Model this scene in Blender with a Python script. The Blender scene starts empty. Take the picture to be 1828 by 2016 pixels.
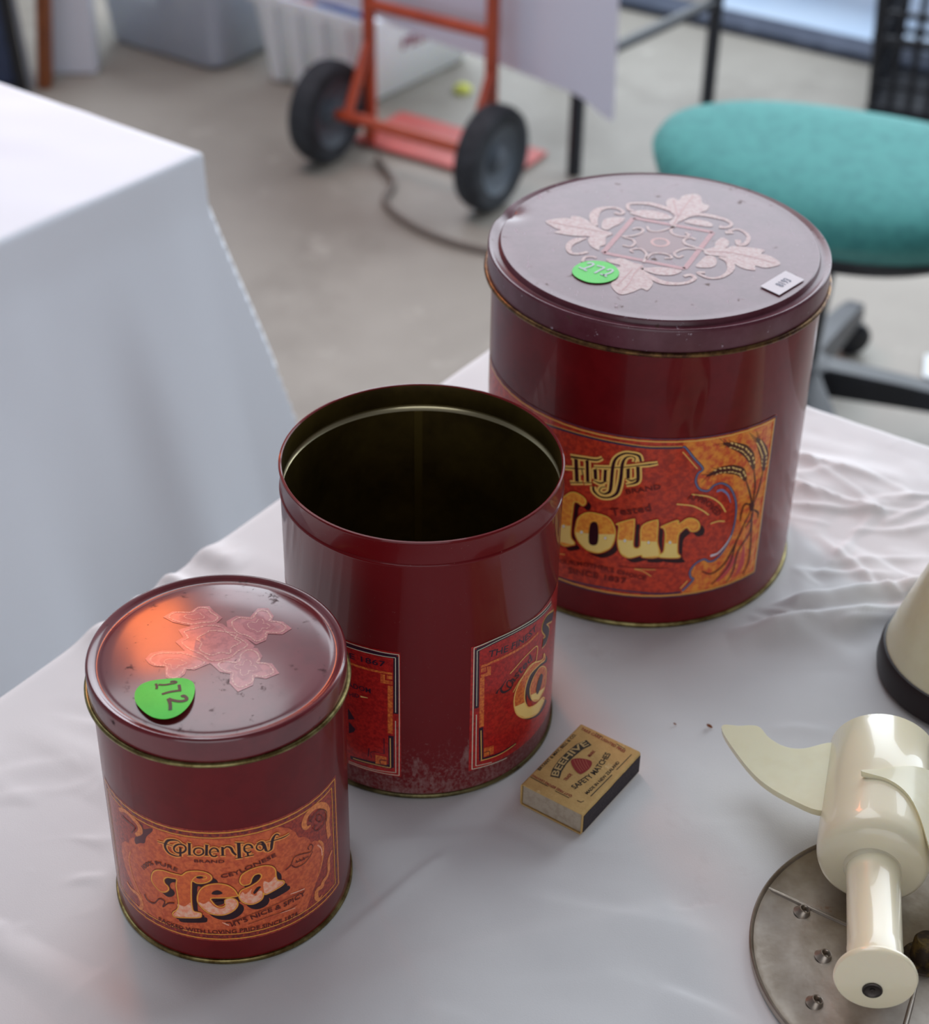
import bpy, math, random
import numpy as np
from mathutils import Vector, Matrix
from mathutils.geometry import delaunay_2d_cdt

sc = bpy.context.scene
COL = sc.collection
PI = math.pi
T = 0.74                      # table height

# ------------------------------------------------------------------ camera
cam_d = bpy.data.cameras.new('camera'); cam = bpy.data.objects.new('camera', cam_d); COL.objects.link(cam)
FPX, PITCH, ROLL, CH = 3536.95, .61871, .01812, T + .65414
fwd = Vector((0, math.cos(PITCH), -math.sin(PITCH))); upv = Vector((0, math.sin(PITCH), math.cos(PITCH))); rgt = Vector((1, 0, 0))
cr = rgt * math.cos(ROLL) + upv * math.sin(ROLL); cu = upv * math.cos(ROLL) - rgt * math.sin(ROLL)
M = Matrix.Identity(4)
for i in range(3):
    M[i][0], M[i][1], M[i][2] = cr[i], cu[i], -fwd[i]
M[2][3] = CH
cam.matrix_world = M
cam_d.sensor_fit = 'HORIZONTAL'; cam_d.sensor_width = 36; cam_d.lens = FPX / 1828 * 36
cam_d.clip_start = .05; cam_d.clip_end = 60
cam_d.dof.use_dof = True; cam_d.dof.focus_distance = .84; cam_d.dof.aperture_fstop = 10
sc.camera = cam

# ------------------------------------------------------------------ world and daylight
w = bpy.data.worlds.new('world'); sc.world = w; w.use_nodes = True
bg = w.node_tree.nodes['Background']; bg.inputs[0].default_value = (.77, .85, 1.0, 1); bg.inputs[1].default_value = .52

def area(name, loc, aim, sx, sy, power, col):
    d = bpy.data.lights.new(name, 'AREA'); d.shape = 'RECTANGLE'; d.size = sx; d.size_y = sy; d.energy = power; d.color = col
    o = bpy.data.objects.new(name, d); COL.objects.link(o); o.location = loc
    o.rotation_euler = (Vector(aim) - Vector(loc)).to_track_quat('-Z', 'Y').to_euler()
    return o
area('doorway_daylight', (1.015, 3.80, 1.85), (.488, 2.95, 1.85), 4.4, 2.9, 165, (.84, .92, 1.0))
area('front_fill_daylight', (-.2, -2.38, 1.5), (-.2, 0, 1.4), 2.8, 2.0, 20, (.97, .97, 1.0))  # unseen fill light added behind the camera to brighten the front faces
area('skylight', (-.9, 2.7, 4.4), (-.5, 1.9, .7), 2.4, 2.4, 60, (.90, .95, 1.0))
area('radiant_heater', (-.80, 2.75, 2.36), (-.1, .7, .8), .34, .80, 10, (1.0, .20, .035))

vs = sc.view_settings
vs.view_transform = 'Standard'; vs.look = 'None'; vs.gamma = 1; vs.use_curve_mapping = False; vs.exposure = 0.0

# ------------------------------------------------------------------ materials
def lin(c):
    return tuple((x / 255 / 12.92) if x / 255 <= .04045 else ((x / 255 + .055) / 1.055) ** 2.4 for x in c) + (1,)
MATS = {}
def mat(name, col, rough=.5, col2=None, scale=40, fac=(.45, .6), metal=0, coat=0, coat_rough=.08, bump=0, bscale=300, spec=.5, detail=4, ior=1.5, sheen=0, sss=0, stretch=None, trans=0):
    if name in MATS: return MATS[name]
    m = bpy.data.materials.new(name); m.use_nodes = True; nt = m.node_tree; b = nt.nodes['Principled BSDF']
    b.inputs['Base Color'].default_value = lin(col); b.inputs['Roughness'].default_value = rough; b.inputs['Metallic'].default_value = metal
    b.inputs['Coat Weight'].default_value = coat; b.inputs['Coat Roughness'].default_value = coat_rough; b.inputs['Coat IOR'].default_value = ior
    b.inputs['Specular IOR Level'].default_value = spec; b.inputs['Sheen Weight'].default_value = sheen
    if sss:
        b.inputs['Subsurface Weight'].default_value = sss; b.inputs['Subsurface Radius'].default_value = (.01, .008, .004); b.inputs['Subsurface Scale'].default_value = .3
    if trans: b.inputs['Transmission Weight'].default_value = trans
    tc = nt.nodes.new('ShaderNodeTexCoord'); src = tc.outputs['Object']
    if stretch:
        mp = nt.nodes.new('ShaderNodeMapping'); mp.inputs['Scale'].default_value = stretch; nt.links.new(src, mp.inputs[0]); src = mp.outputs[0]
    if col2:
        n = nt.nodes.new('ShaderNodeTexNoise'); n.inputs['Scale'].default_value = scale; n.inputs['Detail'].default_value = detail; n.inputs['Roughness'].default_value = .65
        nt.links.new(src, n.inputs['Vector'])
        r = nt.nodes.new('ShaderNodeValToRGB'); r.color_ramp.elements[0].position = fac[0]; r.color_ramp.elements[1].position = fac[1]
        r.color_ramp.elements[0].color = lin(col); r.color_ramp.elements[1].color = lin(col2)
        nt.links.new(n.outputs['Fac'], r.inputs[0]); nt.links.new(r.outputs[0], b.inputs['Base Color'])
    if bump:
        n2 = nt.nodes.new('ShaderNodeTexNoise'); n2.inputs['Scale'].default_value = bscale; n2.inputs['Detail'].default_value = 3
        nt.links.new(src, n2.inputs['Vector'])
        bp = nt.nodes.new('ShaderNodeBump'); bp.inputs['Strength'].default_value = bump; bp.inputs['Distance'].default_value = .001
        nt.links.new(n2.outputs['Fac'], bp.inputs['Height']); nt.links.new(bp.outputs[0], b.inputs['Normal'])
    MATS[name] = m; m['bsdf'] = b.name
    return m

def overlay(m, col, scale, lo, hi, rough=None, mask=None, stretch=None, offset=(0, 0, 0), detail=6):
    """lays a second noise-shaped colour (rust, dust, scuffs) over a material; mask=(axis, from, to) limits it along an object axis"""
    nt = m.node_tree; b = nt.nodes['Principled BSDF']
    tc = nt.nodes.new('ShaderNodeTexCoord')
    mp = nt.nodes.new('ShaderNodeMapping'); mp.inputs['Location'].default_value = offset
    if stretch: mp.inputs['Scale'].default_value = stretch
    nt.links.new(tc.outputs['Object'], mp.inputs[0])
    n = nt.nodes.new('ShaderNodeTexNoise'); n.inputs['Scale'].default_value = scale; n.inputs['Detail'].default_value = detail; n.inputs['Roughness'].default_value = .7
    nt.links.new(mp.outputs[0], n.inputs['Vector'])
    r = nt.nodes.new('ShaderNodeMapRange'); r.inputs[1].default_value = lo; r.inputs[2].default_value = hi; r.clamp = True
    nt.links.new(n.outputs['Fac'], r.inputs[0]); fac = r.outputs[0]
    if mask:
        s = nt.nodes.new('ShaderNodeSeparateXYZ'); nt.links.new(tc.outputs['Object'], s.inputs[0])
        q = nt.nodes.new('ShaderNodeMapRange'); q.inputs[1].default_value = mask[1]; q.inputs[2].default_value = mask[2]; q.clamp = True
        nt.links.new(s.outputs[mask[0]], q.inputs[0])
        # noise threshold moves with the mask so that the patch frays out
        ad = nt.nodes.new('ShaderNodeMath'); ad.operation = 'ADD'; ad.use_clamp = False
        sub = nt.nodes.new('ShaderNodeMath'); sub.operation = 'MULTIPLY_ADD'; sub.inputs[1].default_value = .55; sub.inputs[2].default_value = -.42
        nt.links.new(q.outputs[0], sub.inputs[0])
        nt.links.new(n.outputs['Fac'], ad.inputs[0]); nt.links.new(sub.outputs[0], ad.inputs[1]); nt.links.new(ad.outputs[0], r.inputs[0])
    mx = nt.nodes.new('ShaderNodeMix'); mx.data_type = 'RGBA'
    old = b.inputs['Base Color']
    if old.is_linked: nt.links.new(old.links[0].from_socket, mx.inputs[6])
    else: mx.inputs[6].default_value = old.default_value
    mx.inputs[7].default_value = lin(col); nt.links.new(fac, mx.inputs[0]); nt.links.new(mx.outputs[2], old)
    if rough is not None:
        mr = nt.nodes.new('ShaderNodeMix'); mr.data_type = 'FLOAT'; o2 = b.inputs['Roughness']
        if o2.is_linked: nt.links.new(o2.links[0].from_socket, mr.inputs[2])
        else: mr.inputs[2].default_value = o2.default_value
        mr.inputs[3].default_value = rough; nt.links.new(fac, mr.inputs[0]); nt.links.new(mr.outputs[0], o2)
        cw = b.inputs['Coat Weight']
        if cw.default_value > 0:
            mc = nt.nodes.new('ShaderNodeMix'); mc.data_type = 'FLOAT'; 
            if cw.is_linked: nt.links.new(cw.links[0].from_socket, mc.inputs[2])
            else: mc.inputs[2].default_value = cw.default_value
            mc.inputs[3].default_value = cw.default_value * .1; nt.links.new(fac, mc.inputs[0]); nt.links.new(mc.outputs[0], cw)
    return m

# ------------------------------------------------------------------ mesh helpers
class MB:
    def __init__(s): s.v = []; s.f = []
    def add(s, vs, fs):
        o = len(s.v); s.v += [tuple(v) for v in vs]; s.f += [tuple(i + o for i in f) for f in fs]; return s
    def box(s, lo, hi, M=None):
        (a, b, c), (d, e, f) = lo, hi
        vs = [(a, b, c), (d, b, c), (d, e, c), (a, e, c), (a, b, f), (d, b, f), (d, e, f), (a, e, f)]
        if M: vs = [M @ Vector(v) for v in vs]
        return s.add(vs, [(3, 2, 1, 0), (4, 5, 6, 7), (0, 1, 5, 4), (1, 2, 6, 5), (2, 3, 7, 6), (3, 0, 4, 7)])
    def lathe(s, prof, n=96, M=None, fn=None):
        vs = []
        for r, z in prof:
            for k in range(n):
                a = 2 * PI * k / n; p = Vector((r * math.cos(a), r * math.sin(a), z))
                if fn: p = fn(p)
                vs.append(M @ p if M else p)
        fs = []
        for i in range(len(prof) - 1):
            for k in range(n):
                k2 = (k + 1) % n; fs.append((i * n + k, i * n + k2, (i + 1) * n + k2, (i + 1) * n + k))
        return s.add(vs, fs)
    def tube(s, pts, r, n=12, caps=True, closed=False):
        pts = [Vector(p) for p in pts]; m = len(pts); rs = r if isinstance(r, (list, tuple)) else [r] * m
        vs = []; up = None
        for i, p in enumerate(pts):
            t = (pts[(i + 1) % m] - pts[i - 1]) if closed else (pts[min(i + 1, m - 1)] - pts[max(i - 1, 0)])
            t.normalize()
            if up is None:
                up = Vector((0, 0, 1)) if abs(t.z) < .9 else Vector((1, 0, 0))
            x = t.cross(up).normalized(); y = x.cross(t).normalized(); up = y
            for k in range(n):
                a = 2 * PI * k / n; vs.append(p + (x * math.cos(a) + y * math.sin(a)) * rs[i])
        fs = []
        for i in range(m if closed else m - 1):
            j = (i + 1) % m
            for k in range(n):
                k2 = (k + 1) % n; fs.append((i * n + k, i * n + k2, j * n + k2, j * n + k))
        if caps and not closed: fs += [tuple(range(n))[::-1], tuple((m - 1) * n + k for k in range(n))]
        return s.add(vs, fs)
    def obj(s, name, m, parent=None, smooth=False, bevel=0, sub=0, weld=False):
        me = bpy.data.meshes.new(name); me.from_pydata(s.v, [], s.f); me.update()
        o = bpy.data.objects.new(name, me); COL.objects.link(o)
        me.materials.append(m)
        if smooth:
            me.polygons.foreach_set('use_smooth', [True] * len(me.polygons))
            try: me.set_sharp_from_angle(angle=math.radians(40))
            except Exception: pass
        if bevel:
            md = o.modifiers.new('bevel', 'BEVEL'); md.width = bevel; md.segments = 3; md.limit_method = 'ANGLE'
        if sub:
            md = o.modifiers.new('sub', 'SUBSURF'); md.levels = sub; md.render_levels = sub
        if parent is not None: o.parent = parent
        return o
def thing(name, label, cat, loc=(0, 0, 0), rz=0, group=None):
    o = bpy.data.objects.new(name, None); COL.objects.link(o); o.location = loc; o.rotation_euler = (0, 0, rz); o.empty_display_size = .05
    o['label'] = label; o['category'] = cat
    if group: o['group'] = group
    return o
def tag(o, label, cat, group=None):
    o['label'] = label; o['category'] = cat
    if group: o['group'] = group
    return o
def struct(o): o['kind'] = 'structure'; return o

def cmr(pts, n=6, closed=False):
    """Catmull-Rom through points of any dimension"""
    P = np.array(pts, float); m = len(P)
    if m < 3 and not closed: return [tuple(p) for p in np.linspace(P[0], P[-1], n + 1)]
    out = []
    for i in range(m if closed else m - 1):
        p1, p2 = P[i], P[(i + 1) % m]
        p0 = P[i - 1] if (i > 0 or closed) else 2 * p1 - p2
        p3 = P[(i + 2) % m] if (i + 2 < m or closed) else 2 * p2 - p1
        for k in range(n):
            t = k / n
            out.append(tuple(.5 * (2 * p1 + (p2 - p0) * t + (2 * p0 - 5 * p1 + 4 * p2 - p3) * t * t + (3 * p1 - p0 - 3 * p2 + p3) * t ** 3)))
    if not closed: out.append(tuple(P[-1]))
    return out

# ---- printed art: strokes, filled outlines and small type laid on a surface.  fn(u, v, lift) gives the 3-D point (millimetres in)
_font = {}
def type_mesh(txt):
    if txt not in _font:
        c = bpy.data.curves.new('type', 'FONT'); c.body = txt; c.size = 1; c.resolution_u = 2; c.offset = .018
        o = bpy.data.objects.new('type', c); COL.objects.link(o)
        bpy.context.view_layer.update()
        me = bpy.data.meshes.new_from_object(o.evaluated_get(bpy.context.evaluated_depsgraph_get()))
        v = [tuple(x.co) for x in me.vertices]; f = [tuple(p.vertices) for p in me.polygons]
        bpy.data.objects.remove(o); bpy.data.curves.remove(c); bpy.data.meshes.remove(me)
        _font[txt] = (v, f)
    return _font[txt]
def art(items, fn, lift, cell=2.0):
    mb = MB()
    for it in items:
        if it[0] == 's':
            pts = it[2]; cl = bool(it[3]); ww = it[1]
            c = cmr(pts, 5, cl)
            m = len(c)
            if isinstance(ww, (list, tuple)): ws = np.interp(np.linspace(0, 1, m), np.linspace(0, 1, len(ww)), ww)
            else: ws = np.full(m, ww)
            c = np.array(c); 
            if cl: t = np.roll(c, -1, 0) - np.roll(c, 1, 0)
            else: t = np.gradient(c, axis=0)
            t /= np.maximum(np.hypot(t[:, 0], t[:, 1])[:, None], 1e-9); nn = np.stack([-t[:, 1], t[:, 0]], 1)
            K = 3; vs = []
            for i in range(m):
                for k in range(K):
                    q = c[i] + nn[i] * ws[i] * (k / (K - 1) - .5); vs.append(fn(q[0], q[1], lift))
            fs = []
            for i in range(m if cl else m - 1):
                j = (i + 1) % m
                for k in range(K - 1): fs.append((i * K + k, j * K + k, j * K + k + 1, i * K + k + 1))
            mb.add(vs, fs)
        elif it[0] == 'p':
            pts = it[2]
            c = cmr(pts, 4, True) if it[1] else [tuple(p) for p in pts]
            # add points along long edges
            d = []
            for i in range(len(c)):
                a, b = np.array(c[i]), np.array(c[(i + 1) % len(c)]); k = max(1, int(np.hypot(*(b - a)) / cell))
                d += [tuple(a + (b - a) * j / k) for j in range(k)]
            A = np.array(d); lo, hi = A.min(0), A.max(0)
            grid = [(x, y) for x in np.arange(lo[0] + cell * .5, hi[0], cell) for y in np.arange(lo[1] + cell * .5, hi[1], cell)]
            V = [Vector(p) for p in d + grid]; E = [(i, (i + 1) % len(d)) for i in range(len(d))]
            r = delaunay_2d_cdt(V, E, [list(range(len(d)))], 1, 1e-4)
            mb.add([fn(p[0], p[1], lift) for p in r[0]], [tuple(x) for x in r[2]])
        else:
            v, f = type_mesh(it[3]); A = np.array(v); x0, x1 = A[:, 0].min(), A[:, 0].max()
            path = np.array(cmr(it[2], 8)); L = np.concatenate([[0], np.cumsum(np.hypot(*np.diff(path, axis=0).T))])
            sx = L[-1] / (x1 - x0); sy = it[1] / .72
            vs = []
            for x, y, z in v:
                s_ = (x - x0) * sx; px = np.interp(s_, L, path[:, 0]); py = np.interp(s_, L, path[:, 1])
                e = .6; ax = np.interp(s_ + e, L, path[:, 0]) - np.interp(s_ - e, L, path[:, 0]); ay = np.interp(s_ + e, L, path[:, 1]) - np.interp(s_ - e, L, path[:, 1])
                h = math.hypot(ax, ay) or 1; nx, ny = -ay / h, ax / h
                vs.append(fn(px + nx * y * sy, py + ny * y * sy, lift))
            mb.add(vs, f)
    return mb
ART = {
 'tea': {
  'ink': [
   ('s',[0.36,0.57,1.08,1.24,1.25,1.26,1.1,0.8,0.37],[(-17.8,76.6),(-19.5,78.0),(-21.9,77.8),(-24.4,76.4),(-25.9,73.5),(-25.9,70.9),(-24.3,68.6),(-21.5,68.0),(-19.1,68.4)],0),
   ('s',[0.39,0.52,0.37],[(-29.8,73.6),(-25.9,74.0),(-22.2,73.9)],0),
   ('s',0.94,[(-16.0,74.0),(-16.2,75.1),(-16.9,75.9),(-18.0,76.1),(-19.3,75.8),(-20.5,74.9),(-21.4,73.7),(-21.8,72.4),(-21.6,71.2),(-20.9,70.5),(-19.8,70.4),(-18.5,70.7),(-17.3,71.5),(-16.4,72.7),(-16.0,74.0)],0),
   ('s',1.14,[(-18.6,73.8),(-19.0,68.5)],0),
   ('s',1.26,[(-14.2,77.7),(-14.7,70.5)],0),
   ('s',0.41,[(-15.1,77.8),(-13.3,77.7)],0),
   ('s',0.42,[(-15.8,70.0),(-13.1,70.6)],0),
   ('s',0.83,[(-8.2,73.4),(-8.3,74.3),(-8.8,75.1),(-9.7,75.4),(-10.6,75.3),(-11.6,74.8),(-12.2,73.9),(-12.5,72.8),(-12.4,71.9),(-11.8,71.1),(-11.0,70.8),(-10.0,70.9),(-9.1,71.5),(-8.4,72.3),(-8.2,73.4)],0),
   ('s',1.23,[(-6.5,77.8),(-7.1,71.2)],0),
   ('s',0.41,[(-7.4,77.7),(-5.6,77.4)],0),
   ('s',0.41,[(-8.1,71.0),(-6.0,71.1)],0),
   ('s',0.88,[(-1.8,73.1),(-1.9,74.3),(-2.4,75.2),(-3.1,75.7),(-3.9,75.7),(-4.6,75.2),(-5.2,74.3),(-5.5,73.1),(-5.3,72.0),(-4.9,71.1),(-4.2,70.6),(-3.3,70.6),(-2.6,71.2)],0),
   ('s',0.41,[(-5.3,73.1),(-1.8,73.8)],0),
   ('s',1.15,[(0.2,76.2),(-0.0,71.1)],0),
   ('s',0.4,[(-0.6,76.3),(0.7,76.1)],0),
   ('s',[0.47,0.88,1.15,1.15,0.88],[(0.6,74.9),(2.0,76.2),(3.7,75.4),(4.6,72.6),(5.8,70.5)],0),
   ('s',0.41,[(-1.1,71.0),(1.3,70.9)],0),
   ('s',1.57,[(7.3,77.9),(7.1,68.6)],0),
   ('s',0.54,[(5.6,78.2),(9.6,77.2)],0),
   ('s',0.55,[(5.4,68.5),(8.6,68.4)],0),
   ('s',0.89,[(10.7,71.3),(11.0,68.9)],0),
   ('s',0.62,[(9.4,68.8),(13.5,68.8)],0),
   ('s',0.88,[(13.1,72.9),(13.0,74.0),(12.5,75.0),(11.8,75.7),(11.0,75.9),(10.3,75.6),(9.7,74.9),(9.5,73.8),(9.6,72.7),(10.1,71.7),(10.8,71.1),(11.6,70.9),(12.4,71.2)],0),
   ('s',0.41,[(9.7,73.6),(13.1,73.5)],0),
   ('s',[0.48,1.03,1.32,1.19,0.42],[(15.1,75.1),(17.4,75.4),(18.5,72.9),(19.1,69.6),(19.8,69.0)],0),
   ('s',0.69,[(18.0,71.9),(17.9,72.8),(17.5,73.7),(16.9,74.3),(16.2,74.5),(15.5,74.4),(15.1,73.9),(14.9,73.1),(15.0,72.2),(15.4,71.4),(16.0,70.8),(16.7,70.5),(17.3,70.6),(17.8,71.1),(18.0,71.9)],0),
   ('s',[0.5,0.92,1.4,1.48,1.06,0.36],[(25.7,75.9),(24.2,77.2),(22.6,75.3),(21.8,71.5),(21.4,69.1),(19.4,68.4)],0),
   ('s',[0.36,0.64,0.72,0.38],[(19.3,74.4),(24.0,73.9),(28.1,73.6),(30.7,74.1)],0),
   ('p',1,[(-6.4,46.5),(-5.7,48.1),(-3.8,49.0),(-2.2,48.1),(-1.7,46.8),(-4.0,46.1)]),
   ('p',1,[(11.9,53.1),(12.7,54.9),(14.2,55.6),(15.3,54.1),(14.3,52.3)]),
   ('p',1,[(12.0,45.2),(13.9,47.9),(15.6,47.8),(14.8,46.5),(12.7,44.2)]),
   ('p',1,[(-9.5,56.9),(-9.7,57.2),(-10.1,57.4),(-10.7,57.5),(-11.4,57.4),(-12.1,57.2),(-12.6,56.8),(-12.7,56.5),(-12.6,56.2),(-12.2,56.0),(-11.5,55.9),(-10.8,56.0),(-10.2,56.3),(-9.7,56.6)]),
   ('p',1,[(-5.4,41.4),(-2.8,42.2),(-1.1,41.9),(-1.8,40.0),(-4.4,39.5)]),
  ],
  'halo': [
   ('s',[1.72,1.93,2.46,2.64,2.67,2.68,2.52,2.19,1.74],[(-17.8,76.6),(-19.5,78.0),(-21.9,77.8),(-24.4,76.4),(-25.9,73.5),(-25.9,70.9),(-24.3,68.6),(-21.5,68.0),(-19.1,68.4)],0),
   ('s',[1.85,1.94,1.76],[(-29.8,73.6),(-25.9,74.0),(-22.2,73.9)],0),
   ('s',2.33,[(-16.0,74.0),(-16.2,75.1),(-16.9,75.9),(-18.0,76.1),(-19.3,75.8),(-20.5,74.9),(-21.4,73.7),(-21.8,72.4),(-21.6,71.2),(-20.9,70.5),(-19.8,70.4),(-18.5,70.7),(-17.3,71.5),(-16.4,72.7),(-16.0,74.0)],0),
   ('s',2.52,[(-18.6,73.8),(-19.0,68.5)],0),
   ('s',2.61,[(-14.2,77.7),(-14.7,70.5)],0),
   ('s',1.74,[(-15.1,77.8),(-13.3,77.7)],0),
   ('s',1.76,[(-15.8,70.0),(-13.1,70.6)],0),
   ('s',2.17,[(-8.2,73.4),(-8.3,74.3),(-8.8,75.1),(-9.7,75.4),(-10.6,75.3),(-11.6,74.8),(-12.2,73.9),(-12.5,72.8),(-12.4,71.9),(-11.8,71.1),(-11.0,70.8),(-10.0,70.9),(-9.1,71.5),(-8.4,72.3),(-8.2,73.4)],0),
   ('s',2.55,[(-6.5,77.8),(-7.1,71.2)],0),
   ('s',1.71,[(-7.4,77.7),(-5.6,77.4)],0),
   ('s',1.72,[(-8.1,71.0),(-6.0,71.1)],0),
   ('s',2.19,[(-1.8,73.1),(-1.9,74.3),(-2.4,75.2),(-3.1,75.7),(-3.9,75.7),(-4.6,75.2),(-5.2,74.3),(-5.5,73.1),(-5.3,72.0),(-4.9,71.1),(-4.2,70.6),(-3.3,70.6),(-2.6,71.2)],0),
   ('s',1.71,[(-5.3,73.1),(-1.8,73.8)],0),
   ('s',2.46,[(0.2,76.2),(-0.0,71.1)],0),
   ('s',1.7,[(-0.6,76.3),(0.7,76.1)],0),
   ('s',[1.77,2.17,2.45,2.45,2.19],[(0.6,74.9),(2.0,76.2),(3.7,75.4),(4.6,72.6),(5.8,70.5)],0),
   ('s',1.71,[(-1.1,71.0),(1.3,70.9)],0),
   ('s',2.88,[(7.3,77.9),(7.1,68.6)],0),
   ('s',1.84,[(5.6,78.2),(9.6,77.2)],0),
   ('s',1.86,[(5.4,68.5),(8.6,68.4)],0),
   ('s',2.21,[(10.7,71.3),(11.0,68.9)],0),
   ('s',1.94,[(9.4,68.8),(13.5,68.8)],0),
   ('s',2.19,[(13.1,72.9),(13.0,74.0),(12.5,75.0),(11.8,75.7),(11.0,75.9),(10.3,75.6),(9.7,74.9),(9.5,73.8),(9.6,72.7),(10.1,71.7),(10.8,71.1),(11.6,70.9),(12.4,71.2)],0),
   ('s',1.72,[(9.7,73.6),(13.1,73.5)],0),
   ('s',[1.8,2.36,2.65,2.53,1.77],[(15.1,75.1),(17.4,75.4),(18.5,72.9),(19.1,69.6),(19.8,69.0)],0),
   ('s',2.01,[(18.0,71.9),(17.9,72.8),(17.5,73.7),(16.9,74.3),(16.2,74.5),(15.5,74.4),(15.1,73.9),(14.9,73.1),(15.0,72.2),(15.4,71.4),(16.0,70.8),(16.7,70.5),(17.3,70.6),(17.8,71.1),(18.0,71.9)],0),
   ('s',[1.87,2.27,2.76,2.83,2.41,1.7],[(25.7,75.9),(24.2,77.2),(22.6,75.3),(21.8,71.5),(21.4,69.1),(19.4,68.4)],0),
   ('s',[1.69,2.0,2.11,1.78],[(19.3,74.4),(24.0,73.9),(28.1,73.6),(30.7,74.1)],0),
  ],
  'shadow': [
   ('p',1,[(-31.7,49.6),(-29.1,52.4),(-25.6,53.7),(-22.3,53.6),(-18.2,53.5),(-16.7,53.7),(-14.1,56.4),(-10.2,57.5),(-6.5,57.3),(-4.0,55.8),(-3.2,53.7),(-4.3,51.5),(-7.0,50.1),(-10.0,49.8),(-12.2,50.8),(-12.9,47.5),(-13.4,39.8),(-13.5,34.3),(-12.9,31.1),(-9.9,30.5),(-9.6,28.9),(-10.5,27.4),(-15.6,26.1),(-22.2,24.7),(-23.4,26.0),(-22.8,27.8),(-21.0,30.2),(-19.8,33.8),(-19.9,40.9),(-20.0,46.3),(-19.5,50.2),(-21.7,50.3),(-24.2,50.0),(-25.9,48.0),(-25.7,45.6),(-24.3,44.3),(-24.1,42.2),(-26.0,39.8),(-28.7,39.1),(-31.6,41.5),(-32.9,44.7)]),
   ('p',1,[(-33.2,50.4),(-30.6,53.4),(-27.0,54.8),(-23.6,54.8),(-19.6,54.8),(-18.0,55.0),(-15.4,57.8),(-11.5,59.0),(-7.8,58.9),(-5.3,57.4),(-4.5,55.3),(-5.5,53.2),(-8.3,51.7),(-11.3,51.3),(-13.5,52.3),(-14.2,48.9),(-14.7,41.2),(-14.7,35.8),(-14.2,32.6),(-11.1,32.0),(-10.9,30.4),(-11.8,28.9),(-17.0,27.5),(-23.6,25.9),(-24.8,27.1),(-24.2,29.0),(-22.3,31.4),(-21.2,35.1),(-21.2,42.2),(-21.4,47.5),(-20.9,51.5),(-23.1,51.5),(-25.6,51.1),(-27.3,49.0),(-27.1,46.7),(-25.7,45.4),(-25.5,43.3),(-27.4,40.8),(-30.2,40.1),(-33.1,42.4),(-34.5,45.5)]),
   ('p',1,[(-10.2,42.0),(-8.8,45.9),(-5.6,48.8),(-1.1,49.9),(3.3,48.4),(6.1,45.2),(7.4,41.7),(7.3,40.6),(2.1,40.4),(-4.3,40.4),(-3.7,37.4),(-2.0,35.2),(0.2,34.6),(1.8,35.8),(1.3,37.7),(2.4,39.5),(4.6,39.8),(6.8,38.0),(7.2,34.9),(5.3,31.7),(1.4,29.5),(-3.1,29.5),(-6.8,31.3),(-9.6,34.9),(-10.7,38.1)]),
   ('p',1,[(-11.5,43.5),(-10.1,47.4),(-6.8,50.4),(-2.3,51.6),(2.1,50.2),(4.8,47.1),(6.1,43.6),(6.1,42.6),(0.8,42.2),(-5.5,42.1),(-5.0,39.1),(-3.2,37.0),(-1.0,36.3),(0.5,37.6),(0.1,39.5),(1.1,41.4),(3.4,41.6),(5.5,39.9),(5.9,36.9),(4.0,33.6),(0.2,31.3),(-4.4,31.2),(-8.0,32.9),(-10.8,36.5),(-12.0,39.6)]),
   ('p',1,[(9.0,50.5),(10.3,53.9),(14.2,56.0),(19.2,56.2),(23.1,54.4),(25.4,51.1),(25.6,46.7),(26.3,43.6),(29.2,41.4),(29.1,39.3),(25.2,38.2),(20.2,37.4),(19.1,39.0),(19.0,36.8),(17.7,34.6),(14.1,33.5),(10.8,34.8),(8.6,37.6),(8.1,41.0),(9.4,43.9),(12.8,45.1),(15.6,46.3),(17.6,47.7),(18.9,49.9),(17.8,52.0),(15.5,51.8),(14.2,49.5),(13.3,47.1),(10.7,46.8),(9.2,48.3)]),
   ('p',1,[(7.8,52.5),(9.1,55.9),(12.9,58.0),(17.9,58.4),(21.8,56.7),(24.0,53.5),(24.2,49.1),(24.9,46.0),(27.8,43.9),(27.7,41.8),(23.8,40.6),(18.9,39.6),(17.8,41.2),(17.7,39.1),(16.4,36.8),(12.9,35.6),(9.5,36.9),(7.4,39.6),(6.8,42.9),(8.1,45.9),(11.6,47.2),(14.3,48.5),(16.3,49.9),(17.6,52.1),(16.5,54.1),(14.2,53.9),(13.0,51.6),(12.1,49.2),(9.4,48.8),(8.0,50.3)]),
  ],
  'fill': [
   ('p',1,[(-34.8,51.2),(-32.2,54.3),(-28.5,55.8),(-25.0,55.9),(-20.9,56.1),(-19.3,56.3),(-16.7,59.1),(-12.8,60.5),(-9.0,60.4),(-6.5,59.0),(-5.7,56.9),(-6.8,54.8),(-9.5,53.2),(-12.6,52.8),(-14.8,53.7),(-15.4,50.3),(-16.0,42.6),(-16.1,37.2),(-15.5,34.0),(-12.4,33.5),(-12.2,31.9),(-13.0,30.4),(-18.3,28.9),(-25.1,27.1),(-26.3,28.2),(-25.7,30.1),(-23.7,32.6),(-22.6,36.3),(-22.6,43.4),(-22.8,48.7),(-22.2,52.7),(-24.5,52.7),(-27.1,52.1),(-28.8,50.0),(-28.6,47.7),(-27.2,46.4),(-26.9,44.4),(-28.9,41.8),(-31.7,41.0),(-34.8,43.2),(-36.1,46.2)]),
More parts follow.
